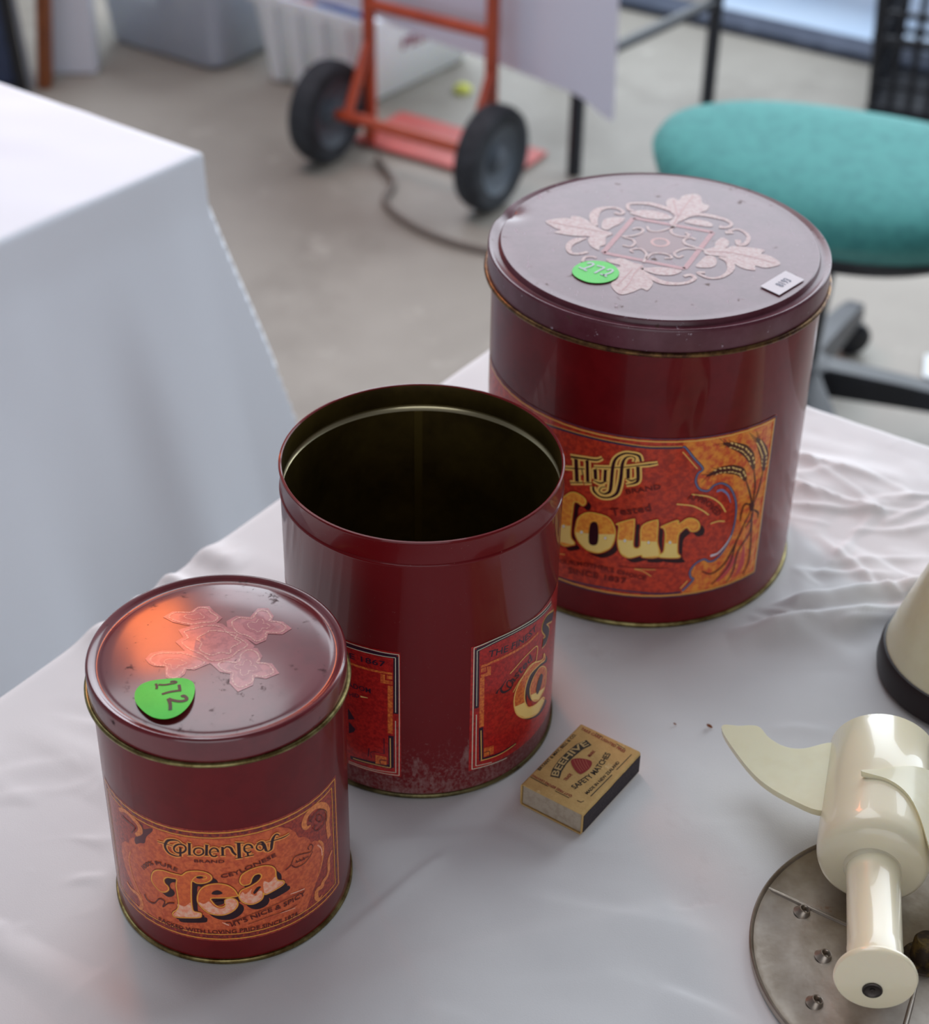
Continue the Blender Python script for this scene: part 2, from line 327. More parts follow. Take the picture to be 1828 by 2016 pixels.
   ('p',1,[(-12.8,44.9),(-11.3,48.9),(-8.1,52.0),(-3.5,53.2),(0.8,52.0),(3.6,49.0),(4.9,45.5),(4.8,44.5),(-0.4,44.0),(-6.8,43.7),(-6.2,40.8),(-4.5,38.6),(-2.3,38.1),(-0.7,39.4),(-1.1,41.3),(-0.1,43.1),(2.2,43.5),(4.3,41.8),(4.7,38.8),(2.8,35.5),(-1.1,33.1),(-5.6,32.9),(-9.3,34.5),(-12.1,38.0),(-13.2,41.0)]),
   ('p',1,[(6.5,54.4),(7.8,57.8),(11.7,60.0),(16.6,60.5),(20.5,59.0),(22.7,55.8),(22.9,51.4),(23.6,48.4),(26.4,46.4),(26.2,44.3),(22.5,43.0),(17.6,41.9),(16.5,43.4),(16.4,41.3),(15.1,39.0),(11.6,37.7),(8.3,38.9),(6.2,41.5),(5.6,44.9),(6.9,47.9),(10.3,49.2),(13.1,50.6),(15.0,52.0),(16.3,54.3),(15.3,56.2),(13.0,55.9),(11.7,53.6),(10.8,51.2),(8.2,50.8),(6.8,52.2)]),
  ],
  'gold': [
   ('s',0.51,[(-34.8,51.2),(-32.2,54.3),(-28.5,55.8),(-25.0,55.9),(-20.9,56.1),(-19.3,56.3),(-16.7,59.1),(-12.8,60.5),(-9.0,60.4),(-6.5,59.0),(-5.7,56.9),(-6.8,54.8),(-9.5,53.2),(-12.6,52.8),(-14.8,53.7),(-15.4,50.3),(-16.0,42.6),(-16.1,37.2),(-15.5,34.0),(-12.4,33.5),(-12.2,31.9),(-13.0,30.4),(-18.3,28.9),(-25.1,27.1),(-26.3,28.2),(-25.7,30.1),(-23.7,32.6),(-22.6,36.3),(-22.6,43.4),(-22.8,48.7),(-22.2,52.7),(-24.5,52.7),(-27.1,52.1),(-28.8,50.0),(-28.6,47.7),(-27.2,46.4),(-26.9,44.4),(-28.9,41.8),(-31.7,41.0),(-34.8,43.2),(-36.1,46.2)],1),
   ('s',0.5,[(-12.8,44.9),(-11.3,48.9),(-8.1,52.0),(-3.5,53.2),(0.8,52.0),(3.6,49.0),(4.9,45.5),(4.8,44.5),(-0.4,44.0),(-6.8,43.7),(-6.2,40.8),(-4.5,38.6),(-2.3,38.1),(-0.7,39.4),(-1.1,41.3),(-0.1,43.1),(2.2,43.5),(4.3,41.8),(4.7,38.8),(2.8,35.5),(-1.1,33.1),(-5.6,32.9),(-9.3,34.5),(-12.1,38.0),(-13.2,41.0)],1),
   ('s',0.5,[(6.5,54.4),(7.8,57.8),(11.7,60.0),(16.6,60.5),(20.5,59.0),(22.7,55.8),(22.9,51.4),(23.6,48.4),(26.4,46.4),(26.2,44.3),(22.5,43.0),(17.6,41.9),(16.5,43.4),(16.4,41.3),(15.1,39.0),(11.6,37.7),(8.3,38.9),(6.2,41.5),(5.6,44.9),(6.9,47.9),(10.3,49.2),(13.1,50.6),(15.0,52.0),(16.3,54.3),(15.3,56.2),(13.0,55.9),(11.7,53.6),(10.8,51.2),(8.2,50.8),(6.8,52.2)],1),
   ('s',0.4,[(-14.8,54.2),(-13.0,56.7),(-10.7,57.9),(-8.4,57.8),(-8.1,56.5),(-10.1,55.5)],0),
  ],
  'rim': [
   ('s',1.21,[(-34.8,51.2),(-32.2,54.3),(-28.5,55.8),(-25.0,55.9),(-20.9,56.1),(-19.3,56.3),(-16.7,59.1),(-12.8,60.5),(-9.0,60.4),(-6.5,59.0),(-5.7,56.9),(-6.8,54.8),(-9.5,53.2),(-12.6,52.8),(-14.8,53.7),(-15.4,50.3),(-16.0,42.6),(-16.1,37.2),(-15.5,34.0),(-12.4,33.5),(-12.2,31.9),(-13.0,30.4),(-18.3,28.9),(-25.1,27.1),(-26.3,28.2),(-25.7,30.1),(-23.7,32.6),(-22.6,36.3),(-22.6,43.4),(-22.8,48.7),(-22.2,52.7),(-24.5,52.7),(-27.1,52.1),(-28.8,50.0),(-28.6,47.7),(-27.2,46.4),(-26.9,44.4),(-28.9,41.8),(-31.7,41.0),(-34.8,43.2),(-36.1,46.2)],1),
   ('s',1.17,[(-12.8,44.9),(-11.3,48.9),(-8.1,52.0),(-3.5,53.2),(0.8,52.0),(3.6,49.0),(4.9,45.5),(4.8,44.5),(-0.4,44.0),(-6.8,43.7),(-6.2,40.8),(-4.5,38.6),(-2.3,38.1),(-0.7,39.4),(-1.1,41.3),(-0.1,43.1),(2.2,43.5),(4.3,41.8),(4.7,38.8),(2.8,35.5),(-1.1,33.1),(-5.6,32.9),(-9.3,34.5),(-12.1,38.0),(-13.2,41.0)],1),
   ('s',1.18,[(6.5,54.4),(7.8,57.8),(11.7,60.0),(16.6,60.5),(20.5,59.0),(22.7,55.8),(22.9,51.4),(23.6,48.4),(26.4,46.4),(26.2,44.3),(22.5,43.0),(17.6,41.9),(16.5,43.4),(16.4,41.3),(15.1,39.0),(11.6,37.7),(8.3,38.9),(6.2,41.5),(5.6,44.9),(6.9,47.9),(10.3,49.2),(13.1,50.6),(15.0,52.0),(16.3,54.3),(15.3,56.2),(13.0,55.9),(11.7,53.6),(10.8,51.2),(8.2,50.8),(6.8,52.2)],1),
  ],
  'pale': [
   ('p',1,[(-23.0,36.4),(-19.8,35.9),(-16.5,39.5),(-16.1,37.2),(-15.5,33.9),(-12.6,33.2),(-12.4,31.9),(-13.2,30.7),(-18.3,29.3),(-24.9,27.6),(-25.9,28.5),(-23.5,32.5)]),
   ('p',1,[(-12.7,40.6),(-10.5,39.6),(-8.0,41.5),(-6.3,38.9),(-3.8,37.0),(-1.0,37.8),(-0.8,41.3),(0.1,42.8),(2.1,43.1),(4.0,41.6),(4.3,38.8),(2.6,35.9),(-1.1,33.5),(-5.6,33.3),(-9.1,35.0),(-11.8,38.2)]),
   ('p',1,[(5.9,44.3),(7.2,46.5),(8.6,45.1),(11.4,47.6),(10.9,45.0),(13.0,42.7),(14.1,45.1),(15.8,44.7),(16.0,41.4),(14.8,39.4),(11.6,38.2),(8.4,39.3),(6.5,41.7)]),
   ('p',1,[(17.1,50.5),(19.6,48.9),(22.5,51.1),(23.3,48.1),(25.9,46.2),(25.8,44.7),(22.3,43.5),(17.7,42.4),(16.8,45.4)]),
   ('s',0.5,[(23.7,26.7),(31.5,25.7)],0),
   ('s',0.64,[(-2.9,27.9),(-0.0,25.8)],0),
   ('s',0.65,[(29.4,36.1),(37.1,34.5)],0),
   ('s',0.71,[(46.1,56.1),(48.4,52.0),(48.8,47.1)],0),
  ],
  'brown': [
   ('t',1.76,[(-12.8,66.1),(-6.3,66.4),(0.6,66.4)],'BRAND'),
   ('t',2.3,[(-1.5,56.7),(5.3,58.3),(11.7,60.8),(17.5,62.3),(23.7,63.8)],'CEYLONESE'),
   ('t',2.31,[(-39.9,50.0),(-36.4,54.6),(-31.8,57.8),(-26.5,58.8),(-21.4,57.8)],'100% PURE'),
   ('t',2.88,[(2.6,25.3),(9.9,27.7),(17.8,29.5),(25.5,29.8),(37.3,30.6)],"IT'S NICE & SPICY"),
   ('t',2.48,[(-34.6,20.1),(-24.9,19.6),(-13.4,20.1),(-3.8,20.3),(5.7,20.5),(15.3,20.5),(25.5,20.1),(32.5,20.0)],'PACKED WITH LOVING PRIDE SINCE 1874'),
   ('s',0.24,[(1.6,28.5),(14.0,32.3),(26.2,33.9),(34.6,33.6)],0),
   ('s',0.24,[(8.6,25.3),(17.6,27.0),(25.8,26.9),(32.4,27.1)],0),
   ('s',0.46,[(-1.4,27.9),(0.8,27.4),(1.4,25.1),(2.8,28.3)],0),
   ('s',0.46,[(53.0,65.6),(53.0,71.7),(48.7,76.4),(44.5,75.8),(42.2,74.2)],0),
   ('s',0.46,[(45.9,69.2),(44.1,68.3),(46.3,65.0),(50.7,65.3),(52.2,68.6)],0),
   ('s',0.45,[(50.2,69.7),(50.0,70.8),(49.5,72.0),(48.7,73.1),(47.8,73.8),(47.0,74.0),(46.4,73.7),(46.1,72.9),(46.3,71.8),(46.8,70.6),(47.6,69.6),(48.5,68.9),(49.3,68.6),(49.9,68.9),(50.2,69.7)],0),
   ('s',0.43,[(42.1,77.1),(41.7,74.9),(43.2,72.9)],0),
   ('s',0.44,[(27.5,52.8),(30.3,54.2),(32.4,58.1),(36.7,57.4),(41.3,55.3),(43.1,57.3),(42.0,59.7),(40.1,59.0),(40.8,57.1)],0),
   ('s',0.43,[(30.8,53.9),(33.0,51.2),(37.4,50.7),(40.6,52.4),(42.8,54.7)],0),
   ('s',0.42,[(32.7,54.5),(36.5,53.6),(40.1,53.6)],0),
   ('s',0.36,[(33.2,55.8),(33.8,53.7)],0),
   ('s',0.37,[(35.1,55.4),(35.8,53.5)],0),
   ('s',0.37,[(37.1,54.9),(37.8,52.9)],0),
   ('s',0.64,[(-42.0,32.8),(-40.1,30.0),(-36.3,30.4),(-32.7,35.4),(-29.8,35.1),(-31.2,30.9),(-28.0,34.8),(-24.6,36.5)],0),
   ('s',0.58,[(-52.4,75.4),(-45.8,75.3),(-43.0,74.4),(-45.3,70.1)],0),
  ],
  'gold2': [
   ('s',[2.59,2.78,3.16,3.23,3.24,3.2,2.94,2.13,1.09],[(54.9,53.5),(54.1,62.4),(54.7,70.3),(51.3,76.8),(45.9,80.3),(40.8,79.1),(38.8,75.0),(39.9,71.4),(42.6,71.2)],0),
   ('s',[1.34,1.94,2.2,2.16,2.44,2.67,2.57,2.56,1.78,0.73],[(56.7,43.6),(53.8,39.8),(53.5,33.6),(51.9,30.4),(48.9,29.5),(48.1,27.2),(44.8,27.7),(44.0,23.6),(45.6,20.5),(47.9,21.5)],0),
   ('s',[0.81,1.57,1.45,0.95,0.47],[(47.1,58.1),(49.7,53.1),(49.6,46.4),(47.8,40.4),(45.2,35.6)],0),
   ('s',0.96,[(-31.7,30.6),(-29.3,33.6),(-29.6,35.5)],0),
   ('s',0.8,[(-48.7,55.9),(-50.9,48.5),(-50.1,40.5),(-47.4,33.9),(-43.9,27.7)],0),
   ('s',[2.06,2.27,2.38,2.81,2.81,1.76],[(-54.2,77.9),(-49.4,80.9),(-45.0,80.7),(-40.2,78.3),(-39.6,74.3),(-43.0,70.0)],0),
   ('s',[1.5,2.11,2.58,2.52,1.95,0.96],[(-56.2,29.7),(-52.5,28.1),(-46.9,28.4),(-45.0,24.0),(-46.9,19.6),(-50.2,19.9)],0),
  ],
  'darkpatch': [
   ('p',1,[(-40.7,78.6),(-37.9,79.7),(-37.2,77.4),(-32.4,80.5),(-32.4,78.3),(-36.1,73.1),(-37.7,68.3),(-40.6,66.5),(-43.8,63.9),(-43.9,67.7),(-39.9,72.5),(-38.8,76.4)]),
  ],
  'panel': [
   ('p',0,[(25.4,80.9),(30.5,77.5),(34.0,72.7),(35.3,68.5),(38.7,66.7),(41.7,62.9),(42.1,60.6),(44.9,59.8),(48.6,55.8),(50.4,50.3),(49.7,43.4),(47.7,38.1),(44.8,33.6),(41.1,27.7),(37.5,19.8),(33.5,20.5),(-40.5,20.5),(-44.5,19.8),(-48.1,27.7),(-51.8,33.6),(-54.7,38.1),(-56.7,43.4),(-57.4,50.3),(-55.6,55.8),(-51.9,59.8),(-49.1,60.6),(-48.7,62.9),(-45.7,66.7),(-42.3,68.5),(-41.0,72.7),(-37.5,77.5),(-32.4,80.9)]),
  ],
 },
 'flour': {
  'ink': [
   ('s',2.28,[(-57.2,108.4),(-55.8,93.8)],0),
   ('s',[1.32,1.11,1.09,0.43],[(-60.5,108.7),(-52.5,110.2),(-45.3,111.3),(-42.1,113.5)],0),
   ('s',[0.46,0.79,0.6],[(-64.0,100.1),(-57.4,102.0),(-51.8,103.6)],0),
   ('s',0.61,[(-59.8,91.7),(-52.3,94.3)],0),
   ('s',[0.44,0.78],[(-53.6,103.7),(-52.5,99.3)],0),
   ('s',1.9,[(-50.6,109.4),(-49.5,95.6)],0),
   ('s',0.51,[(-51.6,94.3),(-47.4,95.8)],0),
   ('s',0.51,[(-51.8,108.4),(-49.8,110.0)],0),
   ('s',1.96,[(-45.7,104.9),(-45.1,98.6)],0),
   ('s',[0.51,1.1,0.67],[(-46.3,97.7),(-42.4,96.8),(-39.2,98.9)],0),
   ('s',1.77,[(-40.0,106.3),(-39.9,98.7)],0),
   ('s',0.59,[(-46.9,104.0),(-44.7,105.8)],0),
   ('s',[1.23,1.47,0.98,1.07,1.32,1.74,1.92,1.93,1.69,0.93,0.6,0.59,0.43],[(-21.2,114.7),(-22.6,118.3),(-26.6,119.2),(-30.4,118.7),(-34.1,115.7),(-35.8,111.3),(-36.2,104.2),(-36.3,96.0),(-37.0,92.2),(-39.9,90.3),(-42.5,91.4),(-41.7,94.0),(-39.2,95.2)],0),
   ('s',[0.42,0.65,0.57,1.07,1.73,1.91,1.92,1.77,1.1,1.02,1.46,1.2],[(-24.8,114.0),(-24.5,116.6),(-26.9,117.4),(-29.6,115.9),(-31.0,111.6),(-31.2,103.4),(-31.8,96.8),(-33.0,91.9),(-36.8,88.6),(-41.8,88.0),(-45.5,90.6),(-46.2,93.6)],0),
   ('s',1.91,[(-27.7,109.2),(-27.3,102.9)],0),
   ('s',[0.43,1.08,0.5],[(-28.3,102.7),(-25.4,101.7),(-22.8,103.4)],0),
   ('s',[1.89,1.9,1.25,0.43],[(-22.6,111.3),(-22.0,102.9),(-23.7,100.3),(-28.1,98.5)],0),
   ('s',0.58,[(-28.7,108.2),(-26.9,109.8)],0),
   ('s',[0.43,0.5,0.5,0.57,1.07,0.42],[(-46.5,106.5),(-37.1,108.4),(-29.8,110.0),(-22.7,111.9),(-16.5,113.2),(-12.1,114.3)],0),
   ('p',1,[(-46.3,68.2),(-42.2,69.3),(-41.2,57.3),(-43.7,54.0),(-46.6,55.8)]),
  ],
  'halo': [
   ('s',4.76,[(-57.2,108.4),(-55.8,93.8)],0),
   ('s',[3.8,3.53,3.47,2.78],[(-60.5,108.7),(-52.5,110.2),(-45.3,111.3),(-42.1,113.5)],0),
   ('s',[2.99,3.26,3.03],[(-64.0,100.1),(-57.4,102.0),(-51.8,103.6)],0),
   ('s',3.06,[(-59.8,91.7),(-52.3,94.3)],0),
   ('s',[2.88,3.22],[(-53.6,103.7),(-52.5,99.3)],0),
   ('s',4.33,[(-50.6,109.4),(-49.5,95.6)],0),
   ('s',2.93,[(-51.6,94.3),(-47.4,95.8)],0),
   ('s',2.91,[(-51.8,108.4),(-49.8,110.0)],0),
   ('s',4.36,[(-45.7,104.9),(-45.1,98.6)],0),
   ('s',[2.92,3.5,3.05],[(-46.3,97.7),(-42.4,96.8),(-39.2,98.9)],0),
   ('s',4.15,[(-40.0,106.3),(-39.9,98.7)],0),
   ('s',2.98,[(-46.9,104.0),(-44.7,105.8)],0),
   ('s',[3.54,3.77,3.28,3.38,3.64,4.08,4.28,4.31,4.07,3.33,3.0,2.99,2.82],[(-21.2,114.7),(-22.6,118.3),(-26.6,119.2),(-30.4,118.7),(-34.1,115.7),(-35.8,111.3),(-36.2,104.2),(-36.3,96.0),(-37.0,92.2),(-39.9,90.3),(-42.5,91.4),(-41.7,94.0),(-39.2,95.2)],0),
   ('s',[2.73,2.96,2.88,3.38,4.06,4.26,4.28,4.14,3.49,3.43,3.88,3.62],[(-24.8,114.0),(-24.5,116.6),(-26.9,117.4),(-29.6,115.9),(-31.0,111.6),(-31.2,103.4),(-31.8,96.8),(-33.0,91.9),(-36.8,88.6),(-41.8,88.0),(-45.5,90.6),(-46.2,93.6)],0),
   ('s',4.25,[(-27.7,109.2),(-27.3,102.9)],0),
   ('s',[2.77,3.42,2.83],[(-28.3,102.7),(-25.4,101.7),(-22.8,103.4)],0),
   ('s',[4.21,4.24,3.59,2.78],[(-22.6,111.3),(-22.0,102.9),(-23.7,100.3),(-28.1,98.5)],0),
   ('s',2.9,[(-28.7,108.2),(-26.9,109.8)],0),
   ('s',[2.83,2.85,2.82,2.89,3.38,2.74],[(-46.5,106.5),(-37.1,108.4),(-29.8,110.0),(-22.7,111.9),(-16.5,113.2),(-12.1,114.3)],0),
   ('s',0.8,[(8.2,92.8),(18.3,89.7),(25.8,83.6),(30.3,76.4)],0),
   ('s',0.78,[(0.3,87.0),(8.9,85.1),(15.3,81.1),(19.7,77.0)],0),
   ('s',0.81,[(21.4,70.7),(26.0,71.2),(30.4,70.0)],0),
  ],
  'shadow': [
   ('p',1,[(-62.2,76.3),(-60.0,78.3),(-55.9,82.9),(-51.6,83.7),(-47.2,81.4),(-46.8,78.5),(-48.5,76.5),(-51.2,77.7),(-53.6,77.0),(-54.2,70.1),(-54.5,60.7),(-54.2,52.8),(-51.8,49.9),(-52.8,47.9),(-60.6,47.2)]),
   ('p',1,[(-63.9,77.3),(-61.7,79.4),(-57.5,84.0),(-53.2,84.9),(-48.8,82.7),(-48.4,79.8),(-50.1,77.7),(-52.9,79.0),(-55.3,78.2),(-55.8,71.3),(-56.2,61.9),(-55.8,54.0),(-53.5,51.1),(-54.5,49.2),(-62.4,48.3)]),
   ('p',1,[(-51.4,61.8),(-50.1,67.7),(-45.6,72.5),(-39.0,73.3),(-32.8,71.6),(-29.4,65.5),(-29.0,58.8),(-31.0,51.6),(-37.4,46.8),(-44.2,47.2),(-49.2,51.3),(-51.6,56.2)]),
   ('p',1,[(-53.0,63.0),(-51.8,69.0),(-47.2,73.8),(-40.6,74.7),(-34.4,73.0),(-31.0,67.0),(-30.5,60.3),(-32.6,53.1),(-38.9,48.2),(-45.8,48.6),(-50.8,52.6),(-53.3,57.4)]),
   ('p',1,[(-28.4,68.7),(-20.0,72.8),(-18.8,71.1),(-18.6,56.4),(-17.7,53.3),(-15.7,53.2),(-14.3,55.4),(-14.5,68.3),(-7.2,72.8),(-5.8,70.9),(-5.3,58.0),(-3.3,48.0),(-12.2,47.1),(-13.3,48.6),(-20.1,46.3),(-24.8,48.8),(-27.1,56.6),(-27.0,67.1)]),
   ('p',1,[(-29.9,70.2),(-21.6,74.4),(-20.4,72.7),(-20.2,58.0),(-19.2,55.0),(-17.2,54.9),(-15.9,57.1),(-16.1,70.0),(-8.8,74.5),(-7.4,72.7),(-6.9,59.8),(-4.9,49.9),(-13.8,48.8),(-14.9,50.4),(-21.7,47.9),(-26.4,50.4),(-28.6,58.1),(-28.6,68.6)]),
   ('p',1,[(-3.7,68.4),(4.8,72.1),(6.1,69.6),(10.9,72.6),(15.8,70.9),(18.3,67.0),(17.6,63.5),(13.9,63.3),(11.0,66.5),(8.1,64.4),(6.3,61.0),(6.8,49.7),(8.6,47.0),(7.1,45.9),(-2.7,47.1),(-3.3,48.6),(-1.0,51.0),(-0.9,62.8),(-2.3,67.2)]),
   ('p',1,[(-5.2,70.2),(3.2,74.0),(4.4,71.5),(9.3,74.6),(14.1,73.0),(16.6,69.2),(15.9,65.6),(12.2,65.3),(9.3,68.5),(6.4,66.4),(4.7,62.9),(5.1,51.7),(6.9,49.0),(5.4,47.9),(-4.3,48.9),(-4.9,50.5),(-2.6,52.9),(-2.6,64.7),(-3.9,69.0)]),
  ],
  'fill': [
   ('p',1,[(-65.7,78.4),(-63.5,80.5),(-59.2,85.2),(-54.8,86.1),(-50.4,83.9),(-50.0,81.0),(-51.7,79.0),(-54.5,80.2),(-56.9,79.3),(-57.5,72.4),(-57.9,63.1),(-57.5,55.2),(-55.1,52.3),(-56.1,50.4),(-64.1,49.4)]),
   ('p',1,[(-54.7,64.2),(-53.4,70.2),(-48.8,75.0),(-42.1,76.0),(-35.9,74.5),(-32.5,68.5),(-32.1,61.8),(-34.2,54.6),(-40.5,49.7),(-47.4,49.9),(-52.5,53.9),(-54.9,58.6)]),
   ('p',1,[(-31.5,71.7),(-23.1,76.0),(-21.9,74.3),(-21.7,59.6),(-20.8,56.7),(-18.8,56.5),(-17.4,58.8),(-17.6,71.7),(-10.4,76.3),(-9.0,74.5),(-8.5,61.6),(-6.5,51.7),(-15.4,50.6),(-16.5,52.1),(-23.3,49.5),(-27.9,52.0),(-30.2,59.7),(-30.1,70.1)]),
   ('p',1,[(-6.8,72.0),(1.6,75.9),(2.8,73.4),(7.6,76.6),(12.4,75.0),(14.8,71.2),(14.1,67.7),(10.5,67.4),(7.6,70.5),(4.7,68.4),(3.0,64.8),(3.5,53.7),(5.2,51.0),(3.8,49.9),(-5.9,50.8),(-6.5,52.3),(-4.2,54.8),(-4.2,66.5),(-5.5,70.8)]),
  ],
  'rim': [
   ('s',1.93,[(-65.7,78.4),(-63.5,80.5),(-59.2,85.2),(-54.8,86.1),(-50.4,83.9),(-50.0,81.0),(-51.7,79.0),(-54.5,80.2),(-56.9,79.3),(-57.5,72.4),(-57.9,63.1),(-57.5,55.2),(-55.1,52.3),(-56.1,50.4),(-64.1,49.4)],1),
   ('s',1.88,[(-54.7,64.2),(-53.4,70.2),(-48.8,75.0),(-42.1,76.0),(-35.9,74.5),(-32.5,68.5),(-32.1,61.8),(-34.2,54.6),(-40.5,49.7),(-47.4,49.9),(-52.5,53.9),(-54.9,58.6)],1),
   ('s',1.86,[(-31.5,71.7),(-23.1,76.0),(-21.9,74.3),(-21.7,59.6),(-20.8,56.7),(-18.8,56.5),(-17.4,58.8),(-17.6,71.7),(-10.4,76.3),(-9.0,74.5),(-8.5,61.6),(-6.5,51.7),(-15.4,50.6),(-16.5,52.1),(-23.3,49.5),(-27.9,52.0),(-30.2,59.7),(-30.1,70.1)],1),
   ('s',1.91,[(-6.8,72.0),(1.6,75.9),(2.8,73.4),(7.6,76.6),(12.4,75.0),(14.8,71.2),(14.1,67.7),(10.5,67.4),(7.6,70.5),(4.7,68.4),(3.0,64.8),(3.5,53.7),(5.2,51.0),(3.8,49.9),(-5.9,50.8),(-6.5,52.3),(-4.2,54.8),(-4.2,66.5),(-5.5,70.8)],1),
   ('s',1.01,[(-46.3,68.2),(-42.2,69.3),(-41.2,57.3),(-43.7,54.0),(-46.6,55.8)],1),
  ],
  'gold': [
   ('s',0.57,[(-65.7,78.4),(-63.5,80.5),(-59.2,85.2),(-54.8,86.1),(-50.4,83.9),(-50.0,81.0),(-51.7,79.0),(-54.5,80.2),(-56.9,79.3),(-57.5,72.4),(-57.9,63.1),(-57.5,55.2),(-55.1,52.3),(-56.1,50.4),(-64.1,49.4)],1),
   ('s',0.55,[(-54.7,64.2),(-53.4,70.2),(-48.8,75.0),(-42.1,76.0),(-35.9,74.5),(-32.5,68.5),(-32.1,61.8),(-34.2,54.6),(-40.5,49.7),(-47.4,49.9),(-52.5,53.9),(-54.9,58.6)],1),
   ('s',0.55,[(-31.5,71.7),(-23.1,76.0),(-21.9,74.3),(-21.7,59.6),(-20.8,56.7),(-18.8,56.5),(-17.4,58.8),(-17.6,71.7),(-10.4,76.3),(-9.0,74.5),(-8.5,61.6),(-6.5,51.7),(-15.4,50.6),(-16.5,52.1),(-23.3,49.5),(-27.9,52.0),(-30.2,59.7),(-30.1,70.1)],1),
   ('s',0.56,[(-6.8,72.0),(1.6,75.9),(2.8,73.4),(7.6,76.6),(12.4,75.0),(14.8,71.2),(14.1,67.7),(10.5,67.4),(7.6,70.5),(4.7,68.4),(3.0,64.8),(3.5,53.7),(5.2,51.0),(3.8,49.9),(-5.9,50.8),(-6.5,52.3),(-4.2,54.8),(-4.2,66.5),(-5.5,70.8)],1),
   ('p',1,[(-50.0,61.2),(-50.1,61.9),(-50.5,62.3),(-51.0,62.4),(-51.6,62.2),(-52.1,61.8),(-52.4,61.1),(-52.5,60.4),(-52.3,59.7),(-52.0,59.3),(-51.4,59.2),(-50.9,59.4),(-50.4,59.8),(-50.1,60.5)]),
   ('p',1,[(-36.1,61.0),(-36.3,61.6),(-36.7,62.1),(-37.2,62.3),(-37.7,62.2),(-38.2,61.7),(-38.5,61.1),(-38.6,60.4),(-38.4,59.7),(-38.0,59.3),(-37.5,59.1),(-37.0,59.2),(-36.5,59.6),(-36.2,60.2)]),
   ('p',1,[(-25.1,61.1),(-25.3,61.8),(-25.6,62.3),(-26.1,62.5),(-26.6,62.4),(-27.1,62.0),(-27.4,61.4),(-27.5,60.7),(-27.3,60.1),(-26.9,59.6),(-26.4,59.3),(-25.9,59.4),(-25.5,59.8),(-25.2,60.4)]),
   ('p',1,[(-12.0,61.0),(-12.1,61.6),(-12.5,62.2),(-13.0,62.5),(-13.5,62.5),(-14.0,62.1),(-14.3,61.6),(-14.3,60.9),(-14.2,60.2),(-13.8,59.6),(-13.3,59.3),(-12.8,59.4),(-12.3,59.7),(-12.0,60.3)]),
   ('p',1,[(0.0,60.8),(-0.2,61.5),(-0.5,62.1),(-1.0,62.4),(-1.6,62.4),(-2.0,62.1),(-2.3,61.6),(-2.4,60.9),(-2.2,60.2),(-1.8,59.6),(-1.3,59.3),(-0.8,59.3),(-0.3,59.5),(-0.0,60.1)]),
   ('p',1,[(-61.0,61.3),(-61.2,61.9),(-61.6,62.3),(-62.2,62.4),(-62.8,62.1),(-63.3,61.6),(-63.7,60.9),(-63.8,60.2),(-63.6,59.5),(-63.2,59.1),(-62.6,59.1),(-62.0,59.3),(-61.5,59.8),(-61.1,60.5)]),
  ],
  'pale': [
   ('p',0,[(-57.8,63.0),(-57.5,55.2),(-55.1,52.3),(-56.1,50.4),(-64.1,49.4),(-64.7,60.6)]),
   ('p',0,[(-32.3,64.4),(-32.1,61.8),(-34.2,54.6),(-40.5,49.7),(-47.4,49.9),(-52.5,53.9),(-54.9,58.6),(-54.9,59.6)]),
   ('p',0,[(-21.7,61.7),(-21.7,59.6),(-20.8,56.7),(-18.8,56.5),(-17.4,58.8),(-17.5,61.8),(-8.5,61.6),(-8.5,61.6),(-6.5,51.7),(-15.4,50.6),(-16.5,52.1),(-23.3,49.5),(-27.9,52.0),(-30.2,59.7),(-30.2,61.0)]),
   ('p',0,[(3.2,59.8),(3.5,53.7),(5.2,51.0),(3.8,49.9),(-5.9,50.8),(-6.5,52.3),(-4.2,54.8),(-4.2,60.7)]),
  ],
  'rivet': [
   ('p',1,[(-50.5,61.0),(-50.6,61.4),(-50.8,61.7),(-51.1,61.8),(-51.5,61.7),(-51.7,61.4),(-51.9,61.0),(-52.0,60.6),(-51.9,60.2),(-51.7,59.9),(-51.3,59.8),(-51.0,59.9),(-50.7,60.2),(-50.5,60.6)]),
   ('p',1,[(-36.6,60.8),(-36.7,61.3),(-36.9,61.5),(-37.2,61.7),(-37.6,61.6),(-37.8,61.3),(-38.0,61.0),(-38.0,60.5),(-38.0,60.1),(-37.7,59.8),(-37.4,59.7),(-37.1,59.8),(-36.9,60.0),(-36.7,60.4)]),
   ('p',1,[(-25.6,61.0),(-25.7,61.4),(-25.9,61.7),(-26.2,61.9),(-26.5,61.8),(-26.8,61.6),(-26.9,61.2),(-27.0,60.8),(-26.9,60.4),(-26.7,60.1),(-26.4,59.9),(-26.1,60.0),(-25.8,60.2),(-25.6,60.6)]),
   ('p',1,[(-12.5,60.9),(-12.6,61.4),(-12.8,61.7),(-13.1,61.9),(-13.4,61.9),(-13.6,61.7),(-13.8,61.3),(-13.8,60.9),(-13.7,60.5),(-13.5,60.1),(-13.2,59.9),(-12.9,60.0),(-12.7,60.2),(-12.5,60.5)]),
   ('p',1,[(-0.5,60.8),(-0.6,61.2),(-0.8,61.6),(-1.1,61.8),(-1.4,61.8),(-1.7,61.6),(-1.9,61.3),(-1.9,60.9),(-1.8,60.4),(-1.6,60.1),(-1.3,59.9),(-1.0,59.9),(-0.7,60.0),(-0.5,60.4)]),
   ('p',1,[(-61.6,61.0),(-61.7,61.4),(-61.9,61.7),(-62.3,61.7),(-62.6,61.6),(-62.9,61.3),(-63.1,60.9),(-63.2,60.4),(-63.1,60.0),(-62.8,59.8),(-62.5,59.7),(-62.2,59.9),(-61.9,60.2),(-61.7,60.6)]),
   ('s',[1.52,1.03,0.79,0.4],[(23.8,47.7),(28.5,48.4),(33.5,53.5),(36.0,58.5)],0),
  ],
  'brown': [
